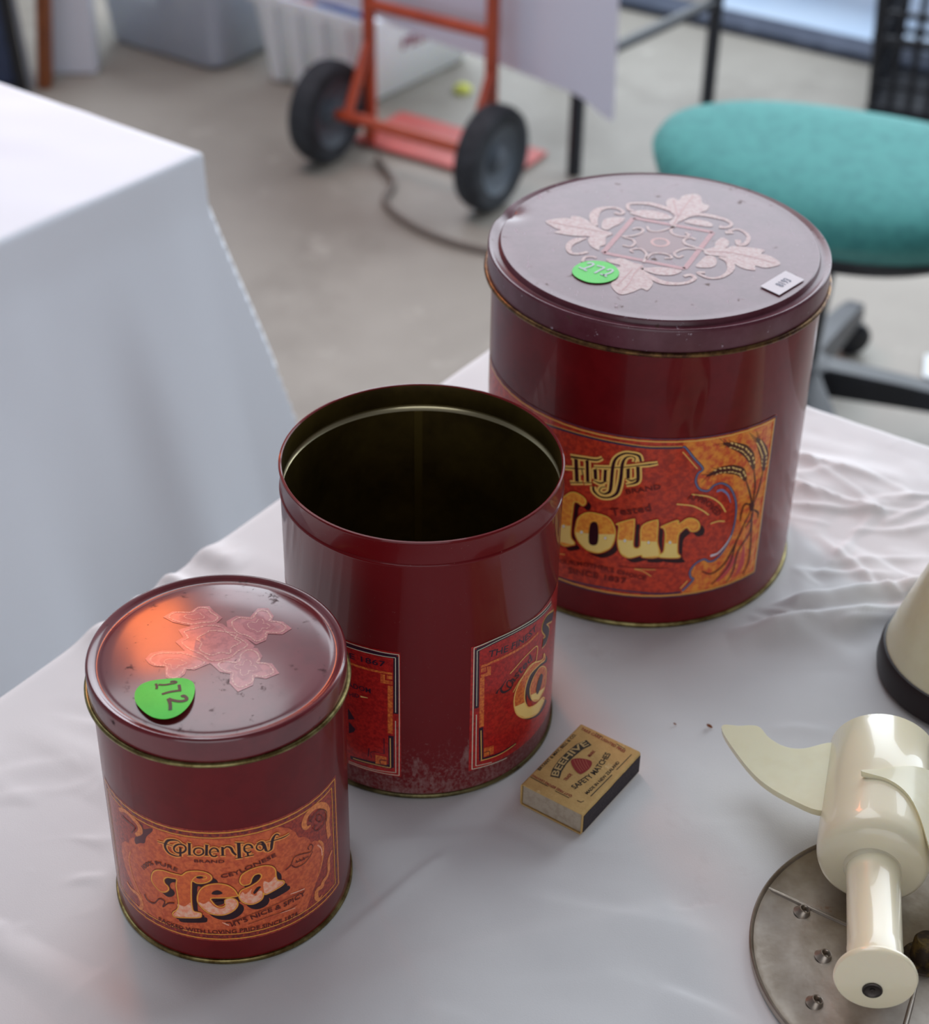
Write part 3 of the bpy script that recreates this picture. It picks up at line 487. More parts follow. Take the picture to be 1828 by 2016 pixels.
   ('t',4.99,[(-34.8,76.6),(-23.8,79.6),(-13.0,82.7)],'Tested'),
   ('t',3.21,[(-27.6,92.5),(-18.6,95.0),(-9.0,97.5)],'BRAND'),
   ('t',2.94,[(-63.3,34.3),(-48.3,37.7),(-32.6,38.0),(-12.9,34.3)],"OUR MOTHER'S CHOICE"),
   ('t',3.91,[(-57.8,29.8),(-42.6,31.4),(-23.5,31.2)],'SINCE 1837'),
   ('s',0.39,[(-28.3,42.7),(-14.8,42.9),(-0.7,43.1)],0),
   ('t',3.86,[(5.9,89.4),(12.5,87.3),(19.1,82.0),(25.0,74.6)],'APPROVED'),
  ],
  'goldline': [
   ('s',0.51,[(-19.7,41.6),(-14.6,40.3),(-9.9,37.0)],0),
   ('s',0.45,[(-19.7,41.8),(-7.7,41.7)],0),
   ('s',0.6,[(-64.2,40.5),(-60.8,41.4)],0),
   ('s',0.47,[(0.3,124.7),(-9.3,124.7),(-18.8,124.5),(-35.7,125.1),(-53.3,125.1),(-69.9,124.3),(-89.3,122.0)],0),
   ('s',0.68,[(0.8,121.1),(5.7,114.9),(10.2,109.1)],0),
   ('s',0.74,[(11.6,32.4),(7.6,27.3)],0),
  ],
  'navy': [
   ('s',1.57,[(0.7,124.4),(2.4,123.4),(7.7,116.2),(13.2,108.9),(10.7,106.1),(9.9,100.7),(12.8,95.3),(17.9,93.4),(21.0,96.3),(25.5,96.8),(30.6,93.3),(34.4,87.2),(37.1,79.4),(37.9,69.5),(36.6,59.0),(32.7,49.8),(27.8,44.0),(23.7,43.5),(19.9,46.0),(15.0,43.7),(12.3,38.9),(13.2,34.4),(14.7,32.4),(8.9,25.4)],0),
   ('s',1.26,[(0.4,123.8),(-9.2,123.8),(-18.7,123.6),(-35.6,124.2),(-53.3,124.2),(-69.9,123.4),(-89.3,121.1)],0),
   ('s',1.14,[(8.1,24.6),(-3.8,24.5),(-16.6,25.4),(-31.8,25.7),(-42.2,25.4),(-64.6,23.8),(-77.1,22.2)],0),
  ],
  'bluepale': [
   ('s',0.52,[(0.7,124.4),(2.4,123.4),(7.7,116.2),(13.2,108.9),(10.7,106.1),(9.9,100.7),(12.8,95.3),(17.9,93.4),(21.0,96.3),(25.5,96.8),(30.6,93.3),(34.4,87.2),(37.1,79.4),(37.9,69.5),(36.6,59.0),(32.7,49.8),(27.8,44.0),(23.7,43.5),(19.9,46.0),(15.0,43.7),(12.3,38.9),(13.2,34.4),(14.7,32.4),(8.9,25.4)],0),
   ('s',[1.58,1.48,1.01,0.38],[(23.2,92.0),(26.6,91.9),(30.7,87.7),(33.2,81.6)],0),
  ],
  'husk': [
   ('s',[1.18,4.29,5.85,5.54,2.05],[(23.7,123.5),(31.1,119.9),(37.7,115.6),(43.1,109.2),(47.1,99.4)],0),
   ('s',0.23,[(24.3,123.3),(18.9,123.4)],0),
   ('s',0.23,[(25.7,122.6),(20.8,127.3)],0),
   ('s',0.24,[(27.2,121.9),(21.7,122.1)],0),
   ('s',0.24,[(28.7,121.1),(23.7,126.0)],0),
   ('s',0.24,[(30.2,120.4),(24.5,120.8)],0),
   ('s',0.24,[(31.6,119.6),(26.9,125.1)],0),
   ('s',0.24,[(32.9,118.8),(26.9,120.1)],0),
   ('s',0.24,[(34.2,117.9),(29.4,123.5)],0),
   ('s',0.24,[(35.5,117.0),(29.4,118.5)],0),
   ('s',0.25,[(36.9,116.1),(32.0,121.8)],0),
   ('s',[1.17,4.2,5.71,5.41,1.99],[(15.8,103.5),(23.4,105.7),(31.1,104.5),(37.7,100.8),(41.9,93.8)],0),
   ('s',0.23,[(16.4,103.7),(13.2,99.8)],0),
   ('s',0.23,[(17.9,104.2),(12.5,105.1)],0),
   ('s',0.24,[(19.4,104.6),(16.1,100.8)],0),
   ('s',0.23,[(20.9,105.0),(15.4,106.2)],0),
   ('s',0.24,[(22.5,105.4),(19.1,101.7)],0),
   ('s',0.24,[(24.0,105.6),(18.4,108.7)],0),
   ('s',0.24,[(25.5,105.4),(20.8,103.5)],0),
   ('s',0.24,[(27.0,105.2),(21.4,108.4)],0),
   ('s',0.24,[(28.6,104.9),(23.8,103.1)],0),
   ('s',0.24,[(30.2,104.7),(24.3,108.0)],0),
   ('s',[1.33,4.65,6.35,6.01,2.18],[(45.9,120.4),(50.5,113.3),(54.3,105.6),(55.3,94.9)],0),
   ('s',0.26,[(46.1,120.0),(40.2,125.6)],0),
   ('s',0.26,[(46.8,119.0),(45.3,125.5)],0),
   ('s',0.26,[(47.5,117.9),(41.4,123.6)],0),
   ('s',0.27,[(48.2,116.8),(46.6,123.4)],0),
   ('s',0.26,[(48.9,115.7),(42.7,121.6)],0),
   ('s',0.27,[(49.6,114.6),(48.0,121.2)],0),
   ('s',0.26,[(50.3,113.5),(44.0,119.5)],0),
   ('s',0.27,[(50.9,112.4),(50.5,118.6)],0),
   ('s',0.27,[(51.4,111.3),(45.7,117.8)],0),
   ('s',0.28,[(52.0,110.1),(51.6,116.3)],0),
   ('s',[0.53,1.19,1.24,0.71],[(41.9,94.2),(46.5,83.0),(49.4,74.2)],0),
   ('s',[0.55,1.23,1.26,0.71],[(47.0,99.7),(49.7,87.4),(49.5,74.1)],0),
   ('s',[0.58,1.3,1.3,0.71],[(54.8,95.4),(53.0,82.9),(49.9,74.0)],0),
   ('s',[0.57,1.25,1.2,0.63],[(49.3,71.6),(45.4,63.6),(38.7,47.8),(33.4,38.3),(25.8,34.3),(19.6,37.6)],0),
   ('s',[0.56,1.23,1.22,0.65],[(48.1,68.9),(40.7,52.3),(37.4,37.0),(26.7,26.3)],0),
   ('s',[0.57,1.3,1.25,0.68],[(49.7,68.3),(50.2,55.1),(43.1,44.8),(40.8,31.0),(36.9,24.7)],0),
   ('s',[0.57,1.33,1.35,0.74],[(50.1,71.3),(52.2,47.6),(52.6,34.1),(49.3,25.4)],0),
   ('s',[0.56,1.22,1.22,0.68],[(48.8,74.4),(43.5,77.1),(41.7,71.4),(41.6,65.9)],0),
   ('s',[0.57,1.28,1.34,0.75],[(49.9,71.4),(55.2,66.5),(55.9,62.3)],0),
   ('s',[0.56,1.26,1.29,0.71],[(45.9,60.1),(50.2,64.8),(50.4,73.1)],0),
   ('p',1,[(47.1,76.4),(50.9,74.8),(50.8,70.4),(48.2,70.8)]),
  ],
  'grain': [
   ('s',[0.48,0.73],[(27.9,119.9),(29.7,119.4)],0),
   ('s',[0.6,1.03],[(28.3,122.9),(30.0,121.7)],0),
   ('s',[0.49,0.74],[(30.3,118.9),(32.0,118.1)],0),
   ('s',[0.61,1.05],[(31.1,121.6),(32.7,120.2)],0),
   ('s',[0.49,0.75],[(32.5,117.4),(34.3,116.6)],0),
   ('s',[0.62,1.06],[(33.3,120.1),(35.0,118.7)],0),
   ('s',[0.5,0.76],[(34.8,115.9),(36.6,115.1)],0),
   ('s',[0.63,1.08],[(35.6,118.6),(37.3,117.1)],0),
   ('s',[0.51,0.77],[(36.5,115.0),(38.1,113.5)],0),
   ('s',[0.64,1.09],[(38.7,116.5),(39.9,114.6)],0),
   ('s',[0.51,0.78],[(38.3,112.9),(40.0,111.3)],0),
   ('s',[0.65,1.11],[(40.5,114.3),(41.7,112.4)],0),
   ('s',[0.52,0.79],[(40.1,110.7),(41.9,109.1)],0),
   ('s',[0.65,1.12],[(42.4,112.1),(43.7,110.2)],0),
   ('s',[0.52,0.79],[(41.6,108.9),(42.8,107.0)],0),
   ('s',[0.67,1.14],[(45.0,108.6),(45.4,106.7)],0),
   ('s',[0.53,0.8],[(42.9,105.6),(44.1,103.6)],0),
   ('s',[0.68,1.15],[(46.4,105.2),(46.8,103.3)],0),
   ('s',[0.48,0.72],[(21.3,103.3),(22.5,104.0)],0),
   ('s',[0.59,1.01],[(19.8,106.5),(21.4,106.6)],0),
   ('s',[0.48,0.73],[(23.4,104.1),(25.0,104.2)],0),
   ('s',[0.6,1.02],[(22.8,107.4),(24.5,106.8)],0),
   ('s',[0.49,0.73],[(26.0,103.7),(27.6,103.8)],0),
   ('s',[0.6,1.04],[(25.4,107.0),(27.1,106.4)],0),
   ('s',[0.49,0.74],[(28.7,103.3),(30.3,103.4)],0),
   ('s',[0.61,1.05],[(28.1,106.6),(29.8,106.0)],0),
   ('s',[0.5,0.75],[(30.7,103.1),(32.5,102.5)],0),
   ('s',[0.62,1.06],[(31.2,106.1),(32.9,104.8)],0),
   ('s',[0.5,0.76],[(32.9,101.9),(34.8,101.2)],0),
   ('s',[0.63,1.08],[(33.4,104.8),(35.1,103.5)],0),
   ('s',[0.51,0.77],[(35.2,100.6),(37.1,99.9)],0),
   ('s',[0.64,1.09],[(35.7,103.6),(37.5,102.2)],0),
   ('s',[0.51,0.77],[(36.4,100.4),(37.8,98.6)],0),
   ('s',[0.65,1.11],[(39.2,101.1),(40.0,99.1)],0),
   ('s',[0.52,0.78],[(37.8,98.0),(39.2,96.2)],0),
   ('s',[0.66,1.12],[(40.6,98.7),(41.4,96.7)],0),
   ('s',[0.53,0.81],[(46.2,117.4),(47.7,115.5)],0),
   ('s',[0.68,1.17],[(49.3,117.8),(50.2,115.7)],0),
   ('s',[0.54,0.82],[(47.3,115.5),(48.9,113.6)],0),
   ('s',[0.69,1.18],[(50.5,115.9),(51.4,113.8)],0),
   ('s',[0.54,0.82],[(48.4,113.9),(49.8,111.9)],0),
   ('s',[0.7,1.19],[(52.0,113.6),(52.6,111.6)],0),
   ('s',[0.55,0.83],[(49.4,112.0),(50.7,110.0)],0),
   ('s',[0.7,1.2],[(53.0,111.6),(53.6,109.6)],0),
   ('s',[0.55,0.84],[(50.3,110.0),(51.7,108.0)],0),
   ('s',[0.71,1.22],[(54.0,109.6),(54.6,107.6)],0),
   ('s',[0.56,0.85],[(51.3,108.0),(52.7,106.0)],0),
   ('s',[0.72,1.23],[(55.0,107.6),(55.6,105.6)],0),
   ('s',[0.56,0.85],[(52.2,106.4),(52.8,104.3)],0),
   ('s',[0.73,1.24],[(56.4,104.4),(56.1,102.8)],0),
   ('s',[0.56,0.85],[(52.4,103.6),(53.1,101.6)],0),
   ('s',[0.73,1.24],[(56.7,101.6),(56.4,100.0)],0),
   ('s',[0.57,0.86],[(52.7,100.8),(53.3,98.8)],0),
   ('s',[0.74,1.25],[(57.0,98.8),(56.6,97.2)],0),
  ],
  'pinkleaf': [
   ('p',1,[(38.5,43.9),(34.4,35.3),(29.6,27.1),(36.9,30.5),(41.2,38.2)]),
   ('p',1,[(46.9,47.9),(45.5,37.2),(43.3,27.3),(49.0,33.0)]),
  ],
  'corner': [
   ('p',0,[(0.7,128.5),(0.7,124.4),(2.4,123.4),(7.7,116.2),(13.2,108.9),(10.7,106.1),(9.9,100.7),(12.8,95.3),(17.9,93.4),(21.0,96.3),(25.5,96.8),(30.6,93.3),(34.4,87.2),(37.1,79.4),(37.9,69.5),(36.6,59.0),(32.7,49.8),(27.8,44.0),(23.7,43.5),(19.9,46.0),(15.0,43.7),(12.3,38.9),(13.2,34.4),(14.7,32.4),(8.9,25.4),(8.9,23.0),(59.0,23.0),(59.5,128.5)]),
  ],
 },
 'mid': {
  'paleline': [
   ('s',0.44,[(25.8,95.8),(26.2,15.5)],0),
   ('s',0.5,[(82.5,94.2),(71.5,95.0),(56.2,96.9),(38.9,97.4),(25.8,95.9)],0),
   ('s',0.4,[(26.2,15.5),(36.1,14.5),(47.3,13.5)],0),
   ('s',0.36,[(82.8,91.9),(67.3,93.8),(53.0,95.7),(39.0,95.7),(27.5,93.5)],0),
   ('s',0.32,[(27.5,93.5),(27.9,57.7)],0),
   ('s',0.39,[(27.9,52.1),(28.3,17.1)],0),
   ('s',0.35,[(28.3,17.1),(37.6,15.6)],0),
   ('s',0.4,[(-39.5,95.1),(-26.2,95.2),(-19.0,94.9),(-11.0,94.9)],0),
   ('s',0.36,[(-11.0,94.9),(-11.0,59.2),(-11.4,15.0)],0),
   ('s',0.34,[(-11.4,15.0),(-20.0,14.9),(-39.2,14.8)],0),
   ('s',0.36,[(-39.6,92.3),(-26.3,92.6),(-19.0,92.6),(-12.7,92.7)],0),
   ('s',0.37,[(-12.7,92.7),(-12.9,57.4)],0),
   ('s',0.34,[(-13.0,51.9),(-13.1,16.7)],0),
   ('s',0.31,[(-13.1,16.7),(-25.7,16.0),(-39.2,15.9)],0),
  ],
  'ink': [
   ('s',2.29,[(82.8,91.9),(67.3,93.8),(53.0,95.7),(39.0,95.7),(27.3,94.0)],0),
   ('s',2.46,[(27.5,94.5),(28.0,56.2)],0),
   ('s',2.47,[(30.7,42.2),(31.4,19.6)],0),
   ('s',1.79,[(31.0,20.1),(42.5,19.0),(53.7,19.4)],0),
   ('t',4.16,[(33.7,86.9),(44.6,85.8),(56.8,85.3),(66.9,87.1)],'THE FINEST'),
   ('s',[1.46,0.79,0.57,0.46,0.58,1.14,1.51,1.07,0.48],[(39.2,61.2),(40.0,62.9),(42.1,64.2),(45.3,67.8),(43.7,65.7),(41.9,62.6),(43.9,59.8),(47.9,60.0),(49.1,61.1)],0),
   ('s',0.82,[(49.5,62.3),(49.3,63.4),(48.7,64.6),(47.8,65.5),(46.9,66.0),(46.2,66.0),(45.6,65.4),(45.5,64.5),(45.7,63.4),(46.3,62.3),(47.1,61.4),(48.0,60.9),(48.8,60.9),(49.4,61.4),(49.5,62.3)],0),
   ('t',5.82,[(49.0,62.0),(55.1,65.7),(64.1,69.2)],'asted'),
   ('p',1,[(79.6,61.1),(77.5,58.6),(65.7,64.2),(58.5,60.8),(53.5,54.0),(52.7,45.6),(55.6,37.2),(63.2,29.6),(75.3,24.2),(84.1,25.6),(80.5,30.4),(71.6,32.6),(64.4,36.0),(61.0,43.2),(61.3,51.9),(65.4,58.0),(74.4,58.0),(81.5,55.5)]),
   ('p',1,[(76.3,54.4),(69.3,61.3),(63.0,58.7),(60.4,52.2),(62.7,43.7),(69.2,39.4),(75.7,42.9)]),
   ('s',2.39,[(-39.6,93.1),(-26.3,93.4),(-19.0,93.2),(-12.0,93.1)],0),
   ('s',2.52,[(-12.5,93.5),(-12.8,56.4)],0),
   ('s',2.8,[(-15.4,41.3),(-15.5,19.6)],0),
   ('s',2.44,[(-15.1,20.2),(-25.6,20.0),(-38.2,18.9)],0),
   ('t',3.45,[(-36.9,85.5),(-27.2,85.8),(-17.7,85.9)],'E 1867'),
   ('t',3.2,[(-38.2,66.4),(-32.1,66.8),(-25.6,66.8)],'ADOM'),
   ('t',2.6,[(-37.5,60.4),(-34.7,61.0),(-31.7,61.8)],'HID'),
   ('p',0,[(-38.8,52.3),(-37.0,49.6),(-34.9,46.2),(-38.8,44.4)]),
   ('p',0,[(-38.5,43.2),(-34.6,39.7),(-35.6,37.4),(-38.6,35.0)]),
   ('s',0.42,[(-19.0,38.9),(-19.1,28.3)],0),
   ('s',0.35,[(-19.1,28.3),(-25.9,27.7),(-26.0,22.9)],0),
   ('s',0.61,[(-27.2,29.7),(-27.7,23.7)],0),
  ],
  'gold': [
   ('s',0.45,[(30.7,40.4),(31.4,19.9)],0),
   ('s',0.48,[(31.0,19.6),(42.5,18.6),(53.3,19.5)],0),
   ('s',0.58,[(47.2,70.3),(57.3,75.2),(67.8,75.7),(67.9,66.5)],0),
   ('s',0.54,[(49.8,56.6),(54.6,61.9),(61.4,65.2),(68.0,66.3)],0),
   ('s',0.77,[(76.2,64.7),(74.4,62.0),(63.5,66.7),(56.6,63.1),(51.7,56.1),(51.0,47.7),(53.7,39.4),(61.1,32.2),(72.4,27.6),(80.1,30.1),(77.0,34.3),(68.9,35.6),(62.2,38.7),(59.0,45.6),(59.2,54.3),(63.1,60.6),(71.5,61.1),(77.9,59.4)],1),
   ('s',0.56,[(80.6,50.7),(72.7,58.5),(65.8,56.4),(63.0,50.0),(65.6,41.4),(72.6,36.5),(80.1,39.2)],1),
   ('s',0.42,[(-15.8,39.8),(-15.8,19.7)],0),
   ('s',0.39,[(-15.8,19.5),(-25.6,19.6),(-36.5,19.1)],0),
  ],
  'strip': [
   ('s',2.52,[(30.6,75.5),(31.0,42.7)],0),
   ('s',1.55,[(29.6,82.6),(39.3,83.2),(50.5,83.3),(60.3,83.2),(68.4,83.8)],0),
   ('p',0,[(29.8,81.4),(32.6,81.4),(32.6,78.6),(29.8,78.8)]),
   ('p',0,[(33.2,81.4),(35.3,81.1),(35.4,75.2),(29.9,75.7),(29.8,77.3),(33.4,77.7)]),
   ('p',0,[(32.7,27.5),(38.5,26.8),(38.5,21.3),(32.9,21.4)]),
   ('p',1,[(76.2,64.7),(74.4,62.0),(63.5,66.7),(56.6,63.1),(51.7,56.1),(51.0,47.7),(53.7,39.4),(61.1,32.2),(72.4,27.6),(80.1,30.1),(77.0,34.3),(68.9,35.6),(62.2,38.7),(59.0,45.6),(59.2,54.3),(63.1,60.6),(71.5,61.1),(77.9,59.4)]),
   ('p',1,[(80.6,50.7),(72.7,58.5),(65.8,56.4),(63.0,50.0),(65.6,41.4),(72.6,36.5),(80.1,39.2)]),
   ('s',2.49,[(-15.5,74.3),(-15.8,42.9)],0),
   ('s',1.32,[(-37.4,82.2),(-26.5,82.1),(-14.4,82.2)],0),
   ('p',0,[(-20.3,80.9),(-18.0,81.0),(-18.1,77.4),(-14.4,77.5),(-14.4,75.3),(-20.4,75.2)]),
   ('p',0,[(-17.2,80.8),(-14.4,80.9),(-14.4,78.6),(-17.3,78.3)]),
   ('p',0,[(-23.7,26.3),(-17.8,26.4),(-17.9,20.8),(-23.8,20.4)]),
  ],
  'ink2': [
   ('s',0.34,[(32.9,24.2),(35.8,24.1),(36.1,21.2)],0),
   ('p',1,[(73.7,53.1),(76.1,49.5),(74.0,43.9),(70.8,41.5),(69.1,45.1),(70.5,50.7)]),
   ('s',[4.85,4.81,4.07,4.54,4.39,4.85],[(87.5,81.2),(77.4,85.8),(74.7,83.2),(79.4,76.3),(77.9,72.8),(73.9,73.1)],0),
   ('s',0.39,[(-21.0,21.0),(-21.2,23.6),(-18.0,24.1)],0),
  ],
  'palegold': [
   ('p',0,[(51.5,46.0),(53.7,39.4),(61.1,32.2),(72.4,27.6),(80.1,30.1),(77.0,34.3),(68.9,35.6),(62.2,38.7),(59.7,44.1)]),
   ('p',0,[(64.3,45.7),(65.6,41.4),(72.6,36.5),(80.1,39.2),(80.1,39.2)]),
   ('s',[0.94,0.25],[(-31.2,63.0),(-27.2,63.4)],0),
  ],
  'halo': [
   ('s',[7.27,6.7,5.69,6.35,6.33,6.79],[(87.5,81.2),(77.4,85.8),(74.7,83.2),(79.4,76.3),(77.9,72.8),(73.9,73.1)],0),
  ],
 },
 'flourlid': {
  'frame': [
   ('s',3.0,[(-12.3,29.9),(-31.8,-13.5)],0),
   ('s',3.0,[(-31.8,-13.5),(11.4,-30.8)],0),
   ('s',3.0,[(11.4,-30.8),(31.1,13.6)],0),
   ('s',3.0,[(31.1,13.6),(-12.3,29.9)],0),
  ],
  'ring': [
   ('s',1.6,[(5.1,-0.1),(4.6,1.9),(3.4,3.5),(1.5,4.4),(-0.5,4.4),(-2.4,3.5),(-3.6,1.9),(-4.1,-0.1),(-3.6,-2.1),(-2.4,-3.7),(-0.5,-4.6),(1.5,-4.6),(3.4,-3.7),(4.6,-2.1)],1),
  ],
  'glow': [
   ('p',1,[(14.5,-0.1),(13.1,6.0),(9.2,10.8),(3.6,13.5),(-2.6,13.5),(-8.2,10.8),(-12.1,6.0),(-13.5,-0.1),(-12.1,-6.2),(-8.2,-11.0),(-2.6,-13.7),(3.6,-13.7),(9.2,-11.0),(13.1,-6.2)]),
  ],
  'leaf': [
   ('p',1,[(-62.4,23.3),(-58.0,26.2),(-51.4,27.9),(-48.1,27.4),(-47.5,30.3),(-43.1,30.0),(-38.4,25.2),(-35.4,19.9),(-31.6,14.6),(-26.9,11.2),(-25.4,8.6),(-29.3,4.9),(-30.1,-3.9),(-33.3,-6.6),(-34.1,-11.0),(-38.2,-6.0),(-39.5,1.0),(-38.5,5.2),(-44.1,5.6),(-50.5,6.7),(-54.9,8.3),(-57.9,10.0),(-54.4,12.8),(-56.7,14.5),(-60.3,18.9)]),
   ('p',1,[(-31.0,19.1),(-29.4,26.5),(-25.1,29.4),(-17.3,29.7),(-20.2,22.3),(-24.9,17.6),(-28.0,13.8),(-30.7,15.5)]),
   ('p',1,[(-30.7,-21.1),(-25.9,-21.1),(-21.9,-19.9),(-16.3,-24.7),(-11.1,-27.9),(-11.1,-34.5),(-9.5,-39.4),(-7.0,-46.7),(-8.1,-51.5),(-10.8,-56.4),(-13.7,-54.2),(-18.5,-58.3),(-24.8,-61.3),(-28.4,-56.3),(-29.5,-49.1),(-25.7,-43.3),(-24.5,-36.7),(-25.4,-31.8),(-23.2,-28.4),(-28.9,-25.2)]),
   ('p',1,[(-12.6,-31.7),(-7.1,-30.2),(-2.0,-29.5),(2.6,-30.2),(9.6,-32.7),(4.9,-38.2),(-2.7,-38.6),(-7.5,-36.2)]),
   ('p',1,[(11.3,32.4),(8.8,39.2),(7.8,46.3),(8.6,53.4),(12.5,56.7),(15.4,53.7),(18.6,60.0),(25.2,62.4),(28.5,59.4),(29.0,50.2),(32.3,47.3),(30.3,41.1),(24.6,36.9),(18.9,33.7),(12.4,24.5),(9.9,20.5),(7.5,24.3)]),
   ('p',1,[(-14.1,36.3),(-8.6,39.5),(-1.9,39.6),(4.6,37.1),(10.3,31.3),(6.1,28.4),(-2.7,28.8),(-10.0,32.5)]),
   ('p',1,[(16.1,26.1),(22.1,29.6),(28.9,27.1),(31.9,23.3),(30.9,20.2),(25.3,21.1),(18.9,23.8)]),
   ('p',1,[(24.1,-8.4),(30.1,-4.5),(31.3,1.2),(35.6,7.1),(38.7,3.4),(38.1,-2.3),(35.9,-6.1),(40.6,-3.1),(46.5,-3.8),(57.3,-7.1),(55.0,-11.8),(59.8,-14.4),(64.1,-23.4),(55.5,-28.2),(50.1,-25.9),(49.4,-31.1),(43.5,-29.6),(39.1,-24.3),(36.4,-18.1),(32.4,-15.5),(24.9,-13.9)]),
   ('p',1,[(17.6,-27.9),(20.7,-21.4),(24.3,-15.8),(28.5,-15.6),(29.7,-21.1),(27.7,-27.5),(22.5,-29.5)]),
  ],
  'scroll': [
   ('s',[1.82,4.27,5.55,4.35,2.49,2.12,2.11,2.1,2.47],[(-33.8,19.0),(-35.0,24.4),(-34.4,32.7),(-31.6,39.3),(-26.4,42.3),(-20.7,41.6),(-17.6,37.1),(-19.5,34.2),(-22.7,35.9)],0),
   ('s',[1.19,4.74,4.13,2.93,2.33,2.09,2.33],[(-40.2,3.6),(-45.5,0.7),(-49.3,-3.8),(-50.7,-9.9),(-49.3,-15.0),(-45.0,-15.7),(-40.2,-13.4)],0),
   ('s',1.74,[(-43.8,-25.0),(-42.0,-19.8),(-38.0,-18.8),(-35.8,-20.4)],0),
   ('s',[1.23,3.64,4.21,3.0,2.41,2.42,2.43,2.43],[(-12.7,-32.6),(-7.8,-40.9),(-2.1,-46.8),(5.3,-48.2),(11.7,-46.3),(15.9,-41.3),(13.7,-37.8),(10.2,-39.7)],0),
   ('s',1.52,[(-10.4,-24.5),(-8.2,-15.1),(-10.1,-9.2),(-13.7,-8.3),(-16.6,-10.3),(-15.2,-12.8)],0),
   ('s',1.51,[(-8.6,-20.2),(-5.4,-14.3),(-0.5,-13.1),(4.1,-15.1),(5.4,-18.4),(1.4,-19.4)],0),
   ('s',1.57,[(-20.4,6.1),(-14.2,7.3),(-9.1,11.0),(-8.0,15.5),(-10.7,17.2),(-13.7,15.3)],0),
   ('s',1.54,[(-19.2,5.3),(-14.9,2.8),(-13.6,-1.5),(-16.3,-6.0),(-20.6,-4.4)],0),
   ('s',1.44,[(-5.3,19.3),(-4.4,14.3),(-0.1,13.0),(6.7,17.0),(11.1,20.8)],0),
   ('s',1.67,[(9.4,20.5),(7.6,14.6),(9.0,9.8),(13.9,7.2),(17.2,9.2),(15.7,12.5)],0),
   ('s',1.67,[(24.1,-8.4),(18.9,-4.9),(14.3,-1.3),(14.0,3.4),(17.3,6.3),(20.6,4.1)],0),
   ('s',1.63,[(20.3,-7.6),(14.0,-7.0),(8.5,-10.9),(7.2,-14.6),(9.2,-17.8),(11.9,-15.4)],0),
   ('s',[2.11,2.12,2.26,2.51,3.77,3.75,3.11,1.85],[(-11.8,38.7),(-14.5,40.9),(-13.7,47.6),(-7.3,48.8),(-1.1,48.1),(4.8,44.5),(9.8,40.1),(14.7,33.8)],0),
   ('s',[1.05,2.66,3.73,3.32,2.38,1.97,2.22,3.27],[(13.9,26.5),(19.8,33.7),(26.7,35.5),(35.2,32.3),(40.6,28.6),(42.7,23.8),(39.6,19.7),(35.3,20.3)],0),
   ('s',[1.95,1.69,1.94,2.32,2.81,3.19,3.21],[(40.1,15.9),(45.9,17.6),(49.7,12.4),(50.3,6.7),(47.8,-0.0),(44.2,-1.1),(44.0,4.6)],0),
   ('s',3.24,[(38.0,13.4),(42.4,13.6)],0),
   ('s',[1.88,4.35,4.31,3.06,2.19,1.82,1.83,2.08,2.44],[(31.4,-16.4),(36.1,-20.8),(36.7,-28.0),(34.6,-34.4),(29.8,-39.9),(23.8,-41.2),(19.6,-37.8),(18.2,-35.0),(21.9,-34.9)],0),
  ],
  'vein': [
   ('s',0.72,[(-60.2,22.5),(-50.1,18.4),(-40.5,15.1),(-30.2,11.1)],0),
   ('s',0.68,[(-24.2,-56.9),(-19.8,-48.8),(-15.9,-36.4),(-11.1,-27.9)],0),
   ('s',0.67,[(-26.5,-51.4),(-22.2,-43.2),(-16.8,-32.3)],0),
   ('s',0.76,[(61.3,-22.6),(49.4,-15.7),(37.2,-10.7),(25.2,-10.2)],0),
   ('s',0.8,[(23.9,58.2),(18.8,46.7),(13.6,33.4),(10.0,22.5)],0),
   ('s',0.81,[(12.2,53.6),(12.7,43.4),(13.1,32.4)],0),
  ],
  'sticker': [
   ('p',1,[(-49.7,-36.2),(-48.2,-31.7),(-43.7,-26.6),(-37.3,-24.7),(-31.0,-25.8),(-27.0,-29.5),(-24.8,-34.8),(-24.6,-38.8),(-26.4,-44.1),(-31.2,-48.5),(-36.9,-50.0),(-42.6,-48.7),(-47.6,-44.1),(-49.5,-39.7)]),
  ],
  'marker': [
   ('s',1.35,[(-41.3,-28.3),(-38.9,-27.7),(-37.9,-29.0),(-39.3,-31.3),(-41.9,-33.2),(-43.2,-34.4)],0),
   ('s',1.34,[(-45.9,-32.7),(-43.7,-34.6),(-41.9,-36.8)],0),
   ('s',1.34,[(-36.1,-30.5),(-32.4,-32.6),(-34.7,-35.6),(-37.8,-39.3)],0),
   ('s',1.34,[(-30.9,-35.9),(-29.2,-34.5),(-27.8,-35.6),(-29.0,-38.1),(-31.8,-40.4),(-33.3,-41.4)],0),
   ('s',1.33,[(-34.7,-40.0),(-32.9,-41.3),(-31.5,-43.0)],0),
  ],
  'tag': [
   ('p',0,[(49.7,-50.4),(65.5,-32.5),(74.3,-42.2),(58.6,-59.8)]),
  ],
  'tagink': [
   ('t',4.89,[(61.3,-51.2),(64.1,-47.6),(67.5,-43.9)],'8193'),
  ],
 },
 'tealid': {
  'lace': [
   ('p',0,[(2.1,19.9),(5.9,24.1),(12.4,23.6),(15.1,30.6),(19.8,31.4),(22.9,25.3),(22.4,21.9),(27.6,21.3),(31.9,16.7),(28.1,11.9),(21.7,11.8),(21.3,7.1),(17.1,3.7),(12.9,7.5),(6.7,10.0),(3.1,15.2)]),
   ('p',0,[(-0.4,-11.0),(2.1,-7.7),(9.6,-8.2),(10.9,-1.7),(13.8,2.3),(18.2,1.1),(20.8,-4.0),(19.9,-7.9),(25.4,-8.4),(29.3,-14.6),(23.9,-18.5),(18.9,-18.0),(18.6,-23.0),(12.6,-27.5),(8.3,-22.1),(8.1,-16.4),(3.4,-15.3)]),
